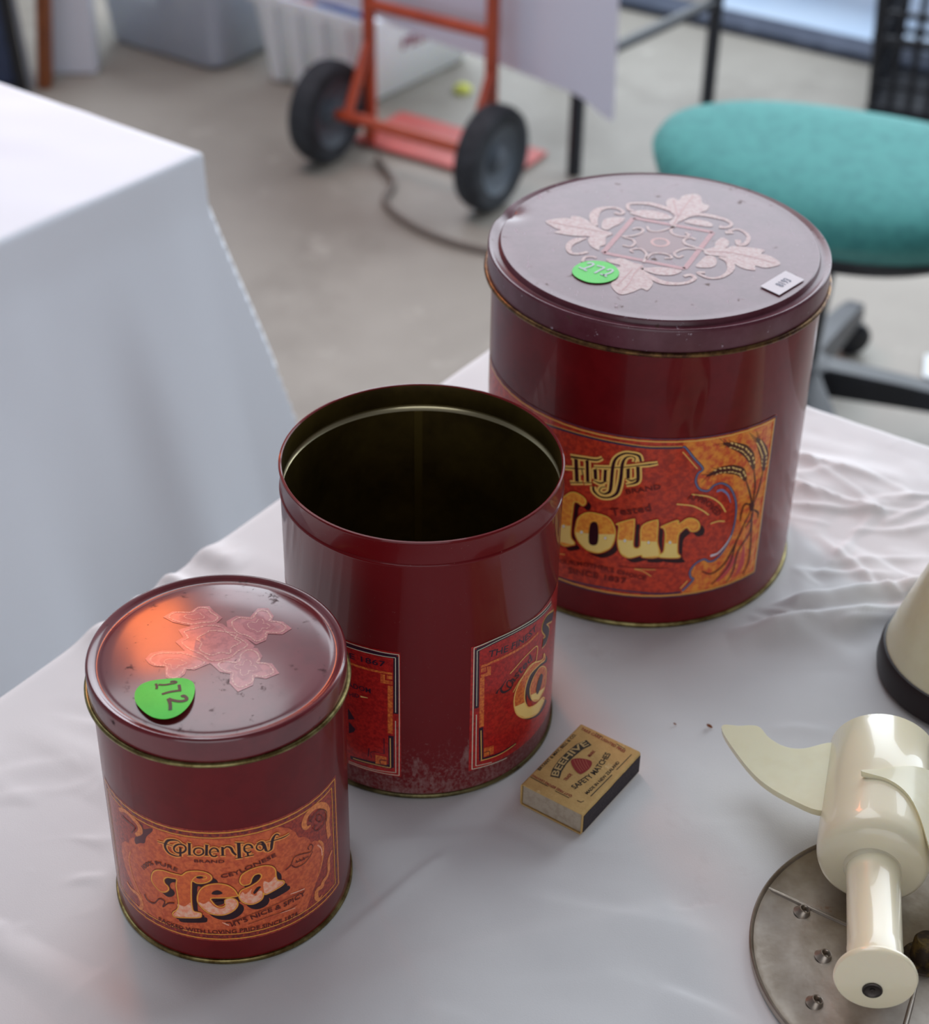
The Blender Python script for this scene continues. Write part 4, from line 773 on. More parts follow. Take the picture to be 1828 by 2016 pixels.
   ('p',0,[(-30.5,-6.7),(-28.6,-2.8),(-23.8,-1.4),(-17.9,-1.8),(-13.7,-1.7),(-4.8,-6.0),(-1.0,-9.7),(-7.9,-14.4),(-11.2,-13.8),(-11.6,-17.0),(-15.1,-21.5),(-19.5,-19.1),(-21.0,-12.2),(-25.6,-11.7),(-28.3,-9.9)]),
   ('p',0,[(-27.0,23.2),(-23.3,27.4),(-15.1,26.9),(-12.2,31.2),(-7.0,31.3),(-4.4,27.2),(0.1,22.6),(-2.0,18.5),(-7.8,17.6),(-12.8,16.1),(-17.2,17.3),(-22.1,19.2)]),
   ('p',0,[(-18.7,13.3),(-13.6,16.1),(-6.3,19.0),(0.6,17.9),(6.5,11.3),(13.3,6.9),(16.8,2.4),(12.3,-2.9),(8.8,-8.2),(-0.4,-11.0),(-6.5,-6.0),(-13.7,-1.7),(-18.8,4.7),(-15.9,8.0)]),
  ],
  'laceline': [
   ('s',0.75,[(4.8,19.5),(7.9,22.9),(13.2,22.5),(15.4,28.2),(19.2,28.9),(21.9,23.9),(21.4,21.1),(25.7,20.7),(29.2,16.9),(26.1,12.9),(20.9,12.8),(20.6,9.0),(17.0,6.2),(13.6,9.3),(8.5,11.4),(5.6,15.7)],1),
   ('s',0.43,[(11.9,18.4),(13.2,19.8),(15.4,19.6),(16.3,21.9),(17.9,22.2),(19.0,20.2),(18.8,19.0),(20.6,18.8),(22.0,17.3),(20.7,15.6),(18.6,15.6),(18.4,14.0),(17.0,12.8),(15.5,14.1),(13.4,15.0),(12.2,16.8)],1),
   ('s',0.72,[(2.2,-11.1),(4.3,-8.5),(10.4,-8.8),(11.5,-3.5),(13.9,-0.3),(17.5,-1.2),(19.6,-5.4),(18.9,-8.6),(23.4,-9.0),(26.6,-14.1),(22.2,-17.3),(18.1,-16.9),(17.9,-21.0),(12.9,-24.7),(9.4,-20.2),(9.2,-15.6),(5.4,-14.7)],1),
   ('s',0.41,[(9.3,-11.6),(10.2,-10.5),(12.7,-10.6),(13.2,-8.4),(14.2,-7.1),(15.6,-7.5),(16.5,-9.2),(16.2,-10.5),(18.1,-10.7),(19.4,-12.8),(17.6,-14.1),(15.9,-14.0),(15.8,-15.7),(13.7,-17.3),(12.3,-15.4),(12.2,-13.4),(10.6,-13.1)],1),
   ('s',0.71,[(-28.1,-7.3),(-26.6,-4.1),(-22.6,-2.9),(-17.8,-3.3),(-14.4,-3.2),(-7.1,-6.7),(-4.0,-9.8),(-9.6,-13.6),(-12.3,-13.1),(-12.6,-15.7),(-15.5,-19.4),(-19.2,-17.5),(-20.3,-11.8),(-24.1,-11.4),(-26.4,-9.9)],1),
   ('s',0.41,[(-21.8,-8.9),(-21.2,-7.6),(-19.5,-7.1),(-17.5,-7.3),(-16.1,-7.2),(-13.1,-8.7),(-11.8,-9.9),(-14.1,-11.5),(-15.3,-11.3),(-15.4,-12.4),(-16.6,-13.9),(-18.1,-13.1),(-18.6,-10.8),(-20.2,-10.6),(-21.1,-10.0)],1),
   ('s',0.75,[(-24.4,23.2),(-21.4,26.6),(-14.6,26.3),(-12.2,29.7),(-8.0,29.8),(-5.8,26.5),(-2.2,22.7),(-3.9,19.3),(-8.7,18.6),(-12.7,17.4),(-16.4,18.4),(-20.4,19.9)],1),
   ('s',0.43,[(-17.5,23.2),(-16.2,24.6),(-13.4,24.5),(-12.4,25.9),(-10.7,25.9),(-9.8,24.6),(-8.3,23.0),(-9.0,21.6),(-11.0,21.3),(-12.6,20.8),(-14.1,21.2),(-15.8,21.8)],1),
   ('s',0.73,[(-15.8,11.8),(-11.6,14.1),(-5.6,16.4),(0.1,15.5),(4.9,10.2),(10.5,6.5),(13.3,2.8),(9.7,-1.5),(6.7,-5.9),(-0.8,-8.2),(-5.8,-4.1),(-11.7,-0.5),(-15.9,4.7),(-13.5,7.5)],1),
   ('s',0.73,[(-9.4,6.9),(-5.7,11.0),(-3.8,12.7),(3.1,11.9),(7.9,10.7),(7.4,7.4),(10.2,4.8),(6.5,0.8),(6.5,-3.1),(2.3,-2.6),(-1.7,-4.6),(-7.1,-0.9),(-6.9,3.7)],1),
  ],
  'lacedark': [
   ('p',0,[(9.5,18.7),(11.4,20.8),(14.7,20.6),(16.0,24.0),(18.3,24.4),(19.9,21.4),(19.7,19.7),(22.3,19.4),(24.4,17.1),(22.5,14.7),(19.3,14.7),(19.1,12.3),(17.0,10.6),(14.9,12.5),(11.8,13.8),(10.0,16.4)]),
   ('p',0,[(6.9,-11.4),(8.2,-9.8),(12.0,-10.0),(12.6,-6.8),(14.1,-4.8),(16.2,-5.4),(17.5,-8.0),(17.1,-9.9),(19.8,-10.1),(21.8,-13.2),(19.1,-15.2),(16.6,-15.0),(16.5,-17.5),(13.5,-19.8),(11.3,-17.0),(11.2,-14.2),(8.8,-13.6)]),
   ('p',0,[(-23.9,-8.4),(-23.0,-6.4),(-20.6,-5.7),(-17.6,-5.9),(-15.5,-5.9),(-11.1,-8.0),(-9.2,-9.9),(-12.6,-12.2),(-14.3,-11.9),(-14.5,-13.5),(-16.2,-15.8),(-18.5,-14.6),(-19.2,-11.1),(-21.5,-10.9),(-22.9,-9.9)]),
   ('p',0,[(-19.8,23.2),(-17.9,25.3),(-13.8,25.1),(-12.4,27.2),(-9.8,27.2),(-8.5,25.2),(-6.2,22.9),(-7.3,20.8),(-10.2,20.4),(-12.7,19.6),(-14.9,20.3),(-17.4,21.2)]),
  ],
 },
 'match': {
  'black': [
   ('p',0,[(-15.4,26.9),(-14.1,32.1),(-10.7,38.8),(-5.9,45.5),(-1.1,51.0),(4.2,54.4),(6.8,50.6),(2.0,47.1),(-2.8,41.6),(-6.7,36.2),(-9.4,30.3),(-10.6,25.6)]),
   ('t',3.17,[(-3.2,17.7),(6.6,27.1),(12.0,35.4),(16.5,44.1)],'SAFETY MATCHES'),
   ('t',1.84,[(3.0,14.2),(12.4,26.0),(20.8,37.9)],'MADE IN NEW ZEALAND'),
   ('t',1.77,[(-20.5,30.8),(-10.5,44.7),(-0.6,58.2)],'BRYANT & MAY, BELL & CO.'),
   ('s',0.49,[(4.6,13.0),(16.2,28.7)],0),
   ('s',0.44,[(18.7,32.4),(27.2,44.1)],0),
   ('s',0.38,[(-25.4,26.1),(-16.7,19.5)],0),
   ('s',0.32,[(-13.2,16.4),(-6.2,11.5)],0),
   ('s',0.34,[(9.5,59.8),(13.1,56.8)],0),
   ('s',0.33,[(19.8,51.9),(24.2,47.9)],0),
   ('s',0.37,[(-2.3,9.9),(-0.5,8.8),(1.1,9.6)],0),
  ],
  'cream': [
   ('t',3.65,[(-11.4,26.7),(-10.1,31.0),(-7.2,36.9),(-3.3,42.4),(1.2,47.6),(5.5,50.9)],'BEEHIVE'),
  ],
  'red': [
   ('p',1,[(-4.3,38.9),(0.3,40.4),(6.0,38.5),(5.5,33.9),(1.7,29.6),(-0.6,29.1),(-3.2,33.0)]),
   ('t',1.61,[(-4.5,13.1),(-14.5,20.5),(-24.0,27.8)],'QUIT FIRES BEFORE LEAVING'),
   ('t',1.91,[(1.5,62.4),(11.6,55.1),(23.3,45.3)],'TAKE CARE LIGHTED FIRES'),
   ('t',1.84,[(-7.4,23.5),(-3.9,28.3)],'TRADE'),
   ('t',1.89,[(5.7,41.5),(8.8,45.8)],'MARK'),
  ],
  'redpale': [
   ('s',0.22,[(-2.9,39.2),(-1.7,35.1),(0.4,30.5)],0),
   ('s',0.22,[(-1.4,39.4),(-0.3,35.3),(1.5,31.2)],0),
   ('s',0.22,[(0.0,39.6),(1.0,35.6),(2.6,31.9)],0),
   ('s',0.22,[(1.5,39.7),(2.4,35.9),(3.7,32.6)],0),
   ('s',0.22,[(3.0,39.9),(3.8,36.2),(4.9,33.3)],0),
  ],
 },
 'tsticker': {
  'disc': [
   ('p',1,[(-31.2,-31.2),(-31.3,-27.4),(-29.6,-23.5),(-25.8,-21.2),(-19.8,-20.2),(-13.6,-19.6),(-9.9,-20.4),(-7.2,-22.6),(-5.9,-26.7),(-5.7,-32.6),(-6.6,-37.5),(-8.7,-41.7),(-11.8,-44.7),(-16.0,-46.0),(-20.5,-45.2),(-24.4,-42.7),(-28.1,-38.6),(-30.3,-34.9)]),
  ],
  'marker': [
   ('s',1.1,[(-22.4,-27.0),(-22.5,-25.2),(-23.3,-23.3)],0),
   ('s',1.02,[(-22.1,-24.0),(-19.2,-24.2),(-16.6,-23.5),(-14.7,-22.8),(-14.7,-22.1),(-15.8,-21.8),(-17.2,-22.2)],0),
   ('s',1.36,[(-13.1,-24.2),(-12.1,-28.1)],0),
   ('s',1.31,[(-11.5,-28.1),(-15.0,-28.8),(-17.5,-29.7),(-19.5,-30.8)],0),
   ('s',1.56,[(-10.9,-32.6),(-9.9,-31.9),(-8.4,-33.8),(-8.9,-35.2),(-11.3,-35.7),(-14.1,-35.0),(-16.3,-33.9)],0),
   ('s',1.56,[(-16.3,-33.9),(-15.0,-37.2),(-14.4,-41.1)],0),
  ],
 },
}
# ------------------------------------------------------------------ noise for cloth
_rs = np.random.RandomState(7); _perm = _rs.rand(256, 256)
def vnoise(x, y):
    xi = np.floor(x).astype(int); yi = np.floor(y).astype(int); fx = x - xi; fy = y - yi
    fx = fx * fx * fx * (fx * (fx * 6 - 15) + 10); fy = fy * fy * fy * (fy * (fy * 6 - 15) + 10)
    g = lambda a, b: _perm[a % 256, b % 256]
    return (g(xi, yi) * (1 - fx) + g(xi + 1, yi) * fx) * (1 - fy) + (g(xi, yi + 1) * (1 - fx) + g(xi + 1, yi + 1) * fx) * fy - .5
def ridge(x, y): return 1 - np.abs(vnoise(x, y)) * 4
def seg_dist(x, y, a, b):
    ax, ay = a; bx, by = b; dx, dy = bx - ax, by - ay; L = dx * dx + dy * dy
    t = np.clip(((x - ax) * dx + (y - ay) * dy) / L, 0, 1)
    s = ((x - ax) * dy - (y - ay) * dx) / math.sqrt(L)
    return np.hypot(x - ax - t * dx, y - ay - t * dy), s, t

def sheet(name, C, d1, d2, L1, L2, drops, height, m, parent=None, ra=.010, g1=None, g2=None, flare=.05, waves=.006):
    """cloth over a table top: C corner, d1/d2 edge directions, drops=(a0,a1,b0,b1) overhang at each side"""
    A = g1 if g1 is not None else np.linspace(-drops[0], L1 + drops[1], 80)
    B = g2 if g2 is not None else np.linspace(-drops[2], L2 + drops[3], 60)
    a, b = np.meshgrid(A, B, indexing='ij')
    def fold(t, L):
        lo = np.maximum(-t, 0); hi = np.maximum(t - L, 0); d = lo + hi
        q = np.minimum(d / ra, PI / 2); hor = np.where(d > 0, ra * np.sin(q), 0); ver = np.where(d > 0, ra * (1 - np.cos(q)), 0) + np.maximum(d - ra * PI / 2, 0)
        sgn = np.where(t < 0, -1, np.where(t > L, 1, 0))
        return np.clip(t, 0, L), sgn, hor, ver
    ac, sa, ha, va = fold(a, L1); bc, sb, hb, vb = fold(b, L2)
    ver = np.maximum(va, vb)
    wav = waves * np.sin(b * 31 + 2 * np.sin(b * 9)) * np.minimum(va / .25, 1); wbv = waves * np.sin(a * 27 + 1.5 * np.sin(a * 11)) * np.minimum(vb / .25, 1)
    out_a = sa * (ha + flare * va + wav * (va > 0)); out_b = sb * (hb + flare * vb + wbv * (vb > 0))
    x = C[0] + d1[0] * (ac + out_a) + d2[0] * (bc + out_b); y = C[1] + d1[1] * (ac + out_a) + d2[1] * (bc + out_b)
    z = C[2] - ver
    top = (ver < .002)
    z = z + np.where(ver < .03, height(x, y) * np.clip(1 - ver / .03, 0, 1), 0)
    n1, n2 = a.shape; mb = MB(); mb.v = [tuple(p) for p in np.stack([x, y, z], -1).reshape(-1, 3)]
    flip = d1[0] * d2[1] - d1[1] * d2[0] < 0
    idx = np.arange(n1 * n2).reshape(n1, n2)
    q = np.stack([idx[:-1, :-1], idx[1:, :-1], idx[1:, 1:], idx[:-1, 1:]], -1).reshape(-1, 4)
    if flip: q = q[:, ::-1]
    mb.f = [tuple(f) for f in q]
    return mb.obj(name, m, parent, smooth=True)

# ------------------------------------------------------------------ setting
m_floor = mat('concrete', (158, 152, 142), .55, (140, 134, 124), 2.2, (.35, .7), bump=.25, bscale=60)
overlay(m_floor, (120, 113, 103), 1.3, .56, .75, offset=(3, 1, 0)); overlay(m_floor, (176, 170, 160), 9, .6, .7)
MB().box((-4.2, -2.7, -.1), (4.2, 6.7, 0)).obj('floor', m_floor)
struct(bpy.data.objects['floor'])
sd = Vector((.85, -.527, 0)).normalized(); sn = Vector((.527, .85, 0)).normalized()
sill0 = Vector((.346, 3.88, 0))
def bar_box(p, d, n, l0, l1, w0, w1, z0, z1):
    p = Vector(p); M = Matrix(((d.x, n.x, 0, p.x), (d.y, n.y, 0, p.y), (0, 0, 1, 0), (0, 0, 0, 1)))
    return MB().box((l0, w0, z0), (l1, w1, z1), M)
m_sill = mat('slate_metal', (66, 74, 92), .45, (84, 92, 110), 20, metal=.3)
struct(bar_box(sill0, sd, sn, -1.58, 2.88, 0, .085, .0, .02).obj('trim_1', m_sill, bevel=.004))
m_blue = mat('sky_tinted_paving', (186, 210, 238), .42, (204, 222, 242), 5, (.3, .7), bump=.1, bscale=80)  # sky reflected on wet concrete is put into this pale blue colour
ap = thing('doorway_apron', 'paving coloured pale blue as reflected sky, beyond the dark door sill at the top right', 'paving'); del ap['category']; del ap['label']; struct(ap)
for i in range(5):
    for j in range(2):
        bar_box(sill0, sd, sn, -1.1 + i * .62, -1.2 + i * .62 + .61, .09 + j * .62, .70 + j * .62, 0, .012).obj('slab', m_blue, ap, bevel=.003)

m_wall = mat('painted_block', (150, 148, 150), .8, (138, 136, 140), 3, bump=.2, bscale=40)
def wall(name, p, q, z0, z1, holes=()):
    p, q = Vector(p), Vector(q); d = (q - p); L = d.length; d.normalize(); n = Vector((-d.y, d.x, 0)); mb = MB(); Mx = Matrix(((d.x, n.x, 0, p.x), (d.y, n.y, 0, p.y), (0, 0, 1, 0), (0, 0, 0, 1)))
    if holes:
        a, c, zt = holes; mb.box((0, 0, z0), (a, .15, z1), Mx); mb.box((c, 0, z0), (L, .15, z1), Mx); mb.box((a, 0, zt), (c, .15, z1), Mx)
    else: mb.box((0, 0, z0), (L, .15, z1), Mx)
    return struct(mb.obj(name, m_wall))
bl_ = sill0 + sd * -5.1 + sn * .0; br_ = sill0 + sd * 4.3
wall('wall_back', bl_, br_, 0, 3.6, (3.5, 8.0, 3.3))
struct(MB().box((-4.1, -2.6, 3.0), (4.1, 1.15, 3.12)).obj('shade_ceiling', m_wall))  # unseen roof added over the near half to dim the near cloth
wall('wall_left', (-4, -2.5, 0), (-4, 6.6, 0), 0, 3.6); wall('wall_right', (4.0, 1.62, 0), (4.0, -2.5, 0), 0, 3.6); wall('wall_front', (4, -2.5, 0), (-4, -2.5, 0), 0, 3.6, (2.6, 5.8, 2.6))

# ------------------------------------------------------------------ tables with cloths
m_cloth = mat('white_cotton', (232, 231, 230), .85, (225, 224, 224), 8, (.3, .7), bump=.12, bscale=1400, sheen=.15)
overlay(m_cloth, (208, 200, 198), 6, .62, .8, offset=(2, 5, 1))
m_cloth2 = mat('white_polyester', (236, 241, 248), .75, bump=.06, bscale=900, sheen=.1)
m_leg = mat('black_steel', (34, 38, 46), .4, spec=.5)
m_ply = mat('laminate', (190, 180, 165), .5, (170, 158, 140), 12)

# near table
C0 = (.052, 1.165, T); d1 = Vector((-.570, -.821)).normalized(); d2 = Vector((.840, -.543)).normalized()
FOOT = [((-.10864, .61117), .061), ((-.02138, .73511), .074), ((.1052, .89936), .098), ((.217, .5625), .088), ((.287, .765), .058), ((.075, .670), .040), ((.205, .66), .03)]
def near_height(x, y):
    h = .0022 * vnoise(x * 9 + 3, y * 9) + .0010 * vnoise(x * 21, y * 21 + 7)
    # soft diagonal folds at the left
    u = x * .55 + y * .84; v = -x * .84 + y * .55
    left = np.clip((-.03 - x) / .12, 0, 1)
    h += left * (.0050 * vnoise(v * 6 + 1.3, u * 34) + .0022 * vnoise(v * 14, u * 70 + 4))
    # crumpled creases behind and right of the biggest tin
    right = np.clip((x - .13) / .06, 0, 1) * np.clip((y - .77) / .05, 0, 1)
    p = x * .9 - y * .42 + .02 * vnoise(x * 12, y * 12); q = x * .42 + y * .9 + .02 * vnoise(x * 12 + 9, y * 12)
    h += right * .80 * (.0030 * np.exp(-(vnoise(p * 12 + 5, q * 19) / .10) ** 2) + .0020 * np.exp(-(vnoise(p * 20, q * 14 + 3) / .10) ** 2) + .0050 * vnoise(p * 14, q * 24) + .0028 * vnoise(p * 45, q * 60) + .0016 * vnoise(p * 90 + 3, q * 80))
    # shallow ripples in front
    front = np.clip((.72 - y) / .1, 0, 1) * np.clip((x + .06) / .08, 0, 1)
    h += front * (.0030 * vnoise(q * 30 + 2, p * 9) + .0016 * vnoise(q * 55, p * 16))
    for a, b, hh, ww in (((.165, .824), (.30, .852), .0100, .0085), ((.15, .803), (.29, .828), .0090, .0085), ((-.06, .566), (-.012, .622), .0014, .0035), ((.02, .60), (.12, .575), .0018, .012), ((-.05, .545), (.10, .590), .0022, .014), ((.09, .545), (.14, .52), .0030, .008)):
        d, s, t = seg_dist(x, y, a, b)
        wq = np.where(s > 0, ww * 1.6, ww * .55); k = np.exp(-(d / wq) ** 2)
        h += hh * k * np.clip(t * 4 + .15, 0, 1)
    rs = np.random.RandomState(21)
    for i in range(95):
        if i < 60: cx, cy, hh, ww, an, ln = rs.uniform(.16, .36), rs.uniform(.80, 1.12), rs.uniform(.0010, .0022), rs.uniform(.0022, .0038), rs.choice([-.75, .15, .5, -.1, -.6]) + rs.normal() * .2, rs.uniform(.02, .07)
        elif i < 78: cx, cy, hh, ww, an, ln = rs.uniform(-.27, -.12), rs.uniform(.50, .80), rs.uniform(.0008, .0018), rs.uniform(.003, .006), .25 + rs.normal() * .25, rs.uniform(.02, .06)
        else: cx, cy, hh, ww, an, ln = rs.uniform(-.04, .19), rs.uniform(.50, .82), rs.uniform(.0004, .0010), rs.uniform(.003, .006), .35 + rs.normal() * .5, rs.uniform(.015, .045)
        a_ = (cx - math.cos(an) * ln, cy - math.sin(an) * ln); b_ = (cx + math.cos(an) * ln, cy + math.sin(an) * ln)
        sel = (np.abs(x - cx) < ln + .03) & (np.abs(y - cy) < ln + .03)
        d, s, t = seg_dist(x[sel] + .006 * vnoise(x[sel] * 40, y[sel] * 40), y[sel] + .006 * vnoise(x[sel] * 40 + 8, y[sel] * 40), a_, b_)
        h[sel] += hh * np.exp(-(d / np.where(s > 0, ww * 1.5, ww * .7)) ** 2) * np.sin(np.clip(t, .0, 1) * PI) ** .5
    for (cx, cy), r in FOOT:
        dd = np.hypot(x - cx, y - cy); h *= np.clip((dd - r) / .018, 0, 1) ** .8
    # hem lifts in little scallops along the left edge
    e = (x - C0[0]) * d1[0] + (y - C0[1]) * d1[1]; t2 = (x - C0[0]) * d2[0] + (y - C0[1]) * d2[1]
    h *= np.clip(t2 / .06, 0, 1) * np.clip(e / .05, .15, 1)
    h += np.clip(1 - t2 / .014, 0, 1) * .0042 * (np.sin(e * 120 + 4 * np.sin(e * 31)) * .5 + .5) ** 2
    return np.clip(h, -.0008, .02)
g1 = np.concatenate([np.linspace(-.32, -.03, 14), np.arange(-.026, .80, .0018), np.linspace(.81, 1.85, 40)])
g2 = np.concatenate([np.linspace(-.32, -.03, 14), np.arange(-.026, .60, .0018), np.linspace(.61, 1.04, 22)])
tag(sheet('tablecloth', C0, d1, d2, 1.55, .76, (.3, .3, .3, .3), near_height, m_cloth, g1=g1, g2=g2), 'wrinkled white cotton cloth on the near table, under the red tins', 'tablecloth')
def table(label, C, d1, d2, L1, L2, inset=.12, bar=None, js=None, far_js=None, far=None):
    t = thing('folding_table', label, 'table', (C[0], C[1], 0))
    a = Vector((d1[0], d1[1], 0)); b = Vector((d2[0], d2[1], 0)); M = Matrix(((a.x, b.x, 0, 0), (a.y, b.y, 0, 0), (0, 0, 1, 0), (0, 0, 0, 1)))
    o = MB().box((.004, .004, C[2] - .034), (L1 - .004, L2 - .004, C[2] - .004), M).obj('table_top', m_ply, t)
    for i in (inset, far or L1 - inset):
        for j in ((js or (.09, L2 - .07)) if i == inset or not far_js else far_js):
            p = a * i + b * j; MB().tube([p, p + Vector((0, 0, C[2] - .034))], .0135).obj('leg', m_leg, t, smooth=True)
        if bar and i == inset: MB().tube([a * i + b * js[0] + Vector((0, 0, bar)), a * i + b * js[1] + Vector((0, 0, bar))], .011).obj('cross_bar', m_leg, t, smooth=True)
    return t
table('folding table hidden under the cloth with the red tins', C0, d1, d2, 1.55, .76)
# table at the left
C1 = (-.242, 1.453, T); e1 = Vector((-.814, .581)).normalized(); e2 = Vector((-.581, -.814)).normalized()
e2 = Vector((-.612, -.791)).normalized()
def left_height(x, y): return .0018 * vnoise(x * 7, y * 12) + .0012 * vnoise(x * 15 + 3, y * 30)
def left_sheet():
    # corner point flares outward as it falls, apron first hangs straight for five centimetres
    A = np.concatenate([-np.linspace(.62, .012, 44), np.linspace(-.010, .010, 9), np.linspace(.02, 1.2, 60)])
    B = np.concatenate([-np.linspace(.62, .012, 44), np.linspace(-.010, .010, 9), np.linspace(.02, 1.2, 90)])
    a, b = np.meshgrid(A, B, indexing='ij'); r = .006
    def f(t):
        d = np.maximum(-t, 0); q = np.minimum(d / r, PI / 2)
        return np.maximum(t, 0), np.where(d > 0, r * np.sin(q), 0), np.where(d > 0, r * (1 - np.cos(q)), 0) + np.maximum(d - r * PI / 2, 0)
    ac, ha, va = f(a); bc, hb, vb = f(b)
    fl = lambda v: .20 * np.maximum(v - .05, 0) + .03 * np.minimum(v, .05)
    wv = lambda t, v: .010 * np.sin(t * 19 + 1.2 * np.sin(t * 7)) * np.clip((v - .08) / .4, 0, 1) * np.clip(t / .1, 0, 1) + .006 * vnoise(t * 22, v * 5) * np.clip(v / .2, 0, 1)
    oa = -(ha + fl(va) + wv(bc, va) * (va > 0)); ob = -(hb + fl(vb) + wv(ac, vb) * (vb > 0))
    v = np.maximum(va, vb)
    oa = np.where((va > 0) & (vb > va), oa - 0 * v, oa); 
    x = C1[0] + e1[0] * (ac + oa) + e2[0] * (bc + ob); y = C1[1] + e1[1] * (ac + oa) + e2[1] * (bc + ob)
    z = C1[2] - v + np.where(v < .001, left_height(x, y), 0)
    n1, n2 = a.shape; mb = MB(); mb.v = [tuple(p) for p in np.stack([x, y, z], -1).reshape(-1, 3)]
    idx = np.arange(n1 * n2).reshape(n1, n2); q = np.stack([idx[:-1, :-1], idx[1:, :-1], idx[1:, 1:], idx[:-1, 1:]], -1).reshape(-1, 4)
    mb.f = [tuple(k) for k in q]
    return mb.obj('tablecloth', m_cloth2, smooth=True)
tag(left_sheet(), 'bright white cloth with sharp corner hanging over the table at left', 'tablecloth')
table('table hidden under the bright white cloth at left', C1, e1, e2, 1.2, 1.2)
# table at the back, only its hanging cloth and steel legs show
C2 = (.238, 2.905, T); b1 = Vector((-.769, .639)).normalized(); b2 = Vector((.639, .769)).normalized()
table('folding table with dark steel legs behind the orange hand truck', C2, b1, b2, .90, .56, inset=.115, bar=.21, js=(.06, .49), far_js=(.44, .52), far=.45)
def back_sheet():
    A = np.linspace(0, .90, 60); B = np.concatenate([-np.linspace(.54, .008, 24), np.linspace(0, .56, 12)])
    a, b = np.meshgrid(A, B, indexing='ij'); v = np.maximum(-b, 0); bc = np.maximum(b, 0)
    k = np.clip(v / .54, 0, 1)
    ob = -(.010 * np.minimum(v / .01, 1) + .008 * k * np.sin(a * 17 + .6) + .004 * k)
    tip = np.exp(-(a / .05) ** 2) * k * .035
    oa = -.02 * k * np.exp(-(a / .15) ** 2)
    x = C2[0] + b1.x * (a + oa) + b2.x * (bc + ob); y = C2[1] + b1.y * (a + oa) + b2.y * (bc + ob); z = C2[2] + .001 - v * (1 + .015 * np.sin(a * 9)) - tip
    n1, n2 = a.shape; mb = MB(); mb.v = [tuple(p) for p in np.stack([x, y, z], -1).reshape(-1, 3)]
    idx = np.arange(n1 * n2).reshape(n1, n2); q = np.stack([idx[:-1, :-1], idx[:-1, 1:], idx[1:, 1:], idx[1:, :-1]], -1).reshape(-1, 4); mb.f = [tuple(f) for f in q]
    return mb.obj('tablecloth', mat('lavender_white_cloth', (222, 226, 242), .8, bump=.05), smooth=True)
tag(back_sheet(), 'pale lavender white cloth hanging off the back table behind the hand truck', 'tablecloth')

# ------------------------------------------------------------------ tins
m_red = mat('red_lacquer', (112, 16, 21), .36, (104, 13, 18), 60, coat=.42, coat_rough=.06, ior=1.45, spec=.12)
overlay(m_red, (120, 70, 70), 420, .70, .76)
m_redm = mat('red_lacquer_dusty', (112, 16, 21), .40, coat=.42, coat_rough=.07, ior=1.45, spec=.12)
overlay(m_redm, (158, 130, 126), 520, .46, .95, rough=.9, mask=(2, .085, -.004), stretch=(1, 1, .9))
overlay(m_redm, (150, 116, 112), 150, .66, .84, rough=.9, stretch=(1, 1, .35), mask=(2, .13, .03))
overlay(m_redm, (168, 140, 132), 900, .66, .74, rough=.9)
m_lid = mat('red_lid_lacquer', (112, 28, 36), .40, (100, 22, 30), 30, coat=.75, coat_rough=.17, ior=1.8, spec=.2)
overlay(m_lid, (66, 34, 36), 95, .61, .70, rough=.8, offset=(.3, .1, 0)); overlay(m_lid, (62, 34, 30), 330, .64, .70, rough=.8, offset=(.1, .7, 0))
m_lidf = mat('red_lid_scuffed', (92, 38, 50), .42, (108, 58, 70), 45, (.4, .65), coat=.46, coat_rough=.24, ior=1.65, spec=.2)
overlay(m_lidf, (84, 62, 50), 90, .62, .70, rough=.8); overlay(m_lidf, (190, 172, 182), 240, .65, .69, rough=.7, stretch=(1, .25, 1), offset=(1, 0, 0))
m_brass = mat('tarnished_brass', (150, 140, 92), .38, (96, 78, 40), 120, (.4, .65), metal=.9)
m_brassr = mat('rusty_brass', (128, 96, 56), .45, (74, 46, 28), 160, (.4, .6), metal=.75)
m_gilt = mat('gold_lacquered_tinplate', (104, 88, 40), .42, (74, 60, 28), 26, (.35, .65), metal=.6)
m_bright = mat('bare_tinplate', (196, 186, 150), .28, metal=.9)
TIN = dict(tea=(-.10864, .61117, .0562, -1.4799), mid=(-.02138, .73511, .0701, -1.5417), flour=(.1052, .89936, .0924, -1.4544))
def cylmap(k):
    r, a0 = TIN[k][2], TIN[k][3]
    def f(u, v, lift):
        a = a0 + u / (r * 1000); R = r + .00006 + lift
        return (R * math.cos(a), R * math.sin(a), v / 1000)
    return f
def label_panel(k, u0, u1, v0, v1, m, parent, name='label'):
    f = cylmap(k); n = max(8, int((u1 - u0) / 2)); mb = MB(); vs = []
    for i in range(n + 1):
        u = u0 + (u1 - u0) * i / n
        for v in (v0, (v0 + v1) / 2, v1): vs.append(f(u, v, 0))
    fs = []
    for i in range(n):
        for j in range(2): fs.append((i * 3 + j, (i + 1) * 3 + j, (i + 1) * 3 + j + 1, i * 3 + j + 1))
    mb.add(vs, fs)
    # returning edge so the sheet has thickness
    return mb.obj(name, m, parent, smooth=True)
def rect(u0, u1, v0, v1, w):
    return [('s', w, [(u0, v), (u0 + (u1 - u0) * .25, v), (u0 + (u1 - u0) * .5, v), (u0 + (u1 - u0) * .75, v), (u1, v)], 0) for v in (v0, v1)] + [('s', w, [(u, v0), (u, v1)], 0) for u in (u0, u1)]
PR = dict(rough=.42, coat=.6, coat_rough=.10, ior=1.45, spec=.12)
def ink(name, c, c2=None, sc_=500, fac=(.4, .6)):
    c = tuple(min(255, k * 1.33) for k in c); c2 = c2 and tuple(min(255, k * 1.33) for k in c2)
    return mat(name, c, col2=c2, scale=sc_, fac=fac, **PR)
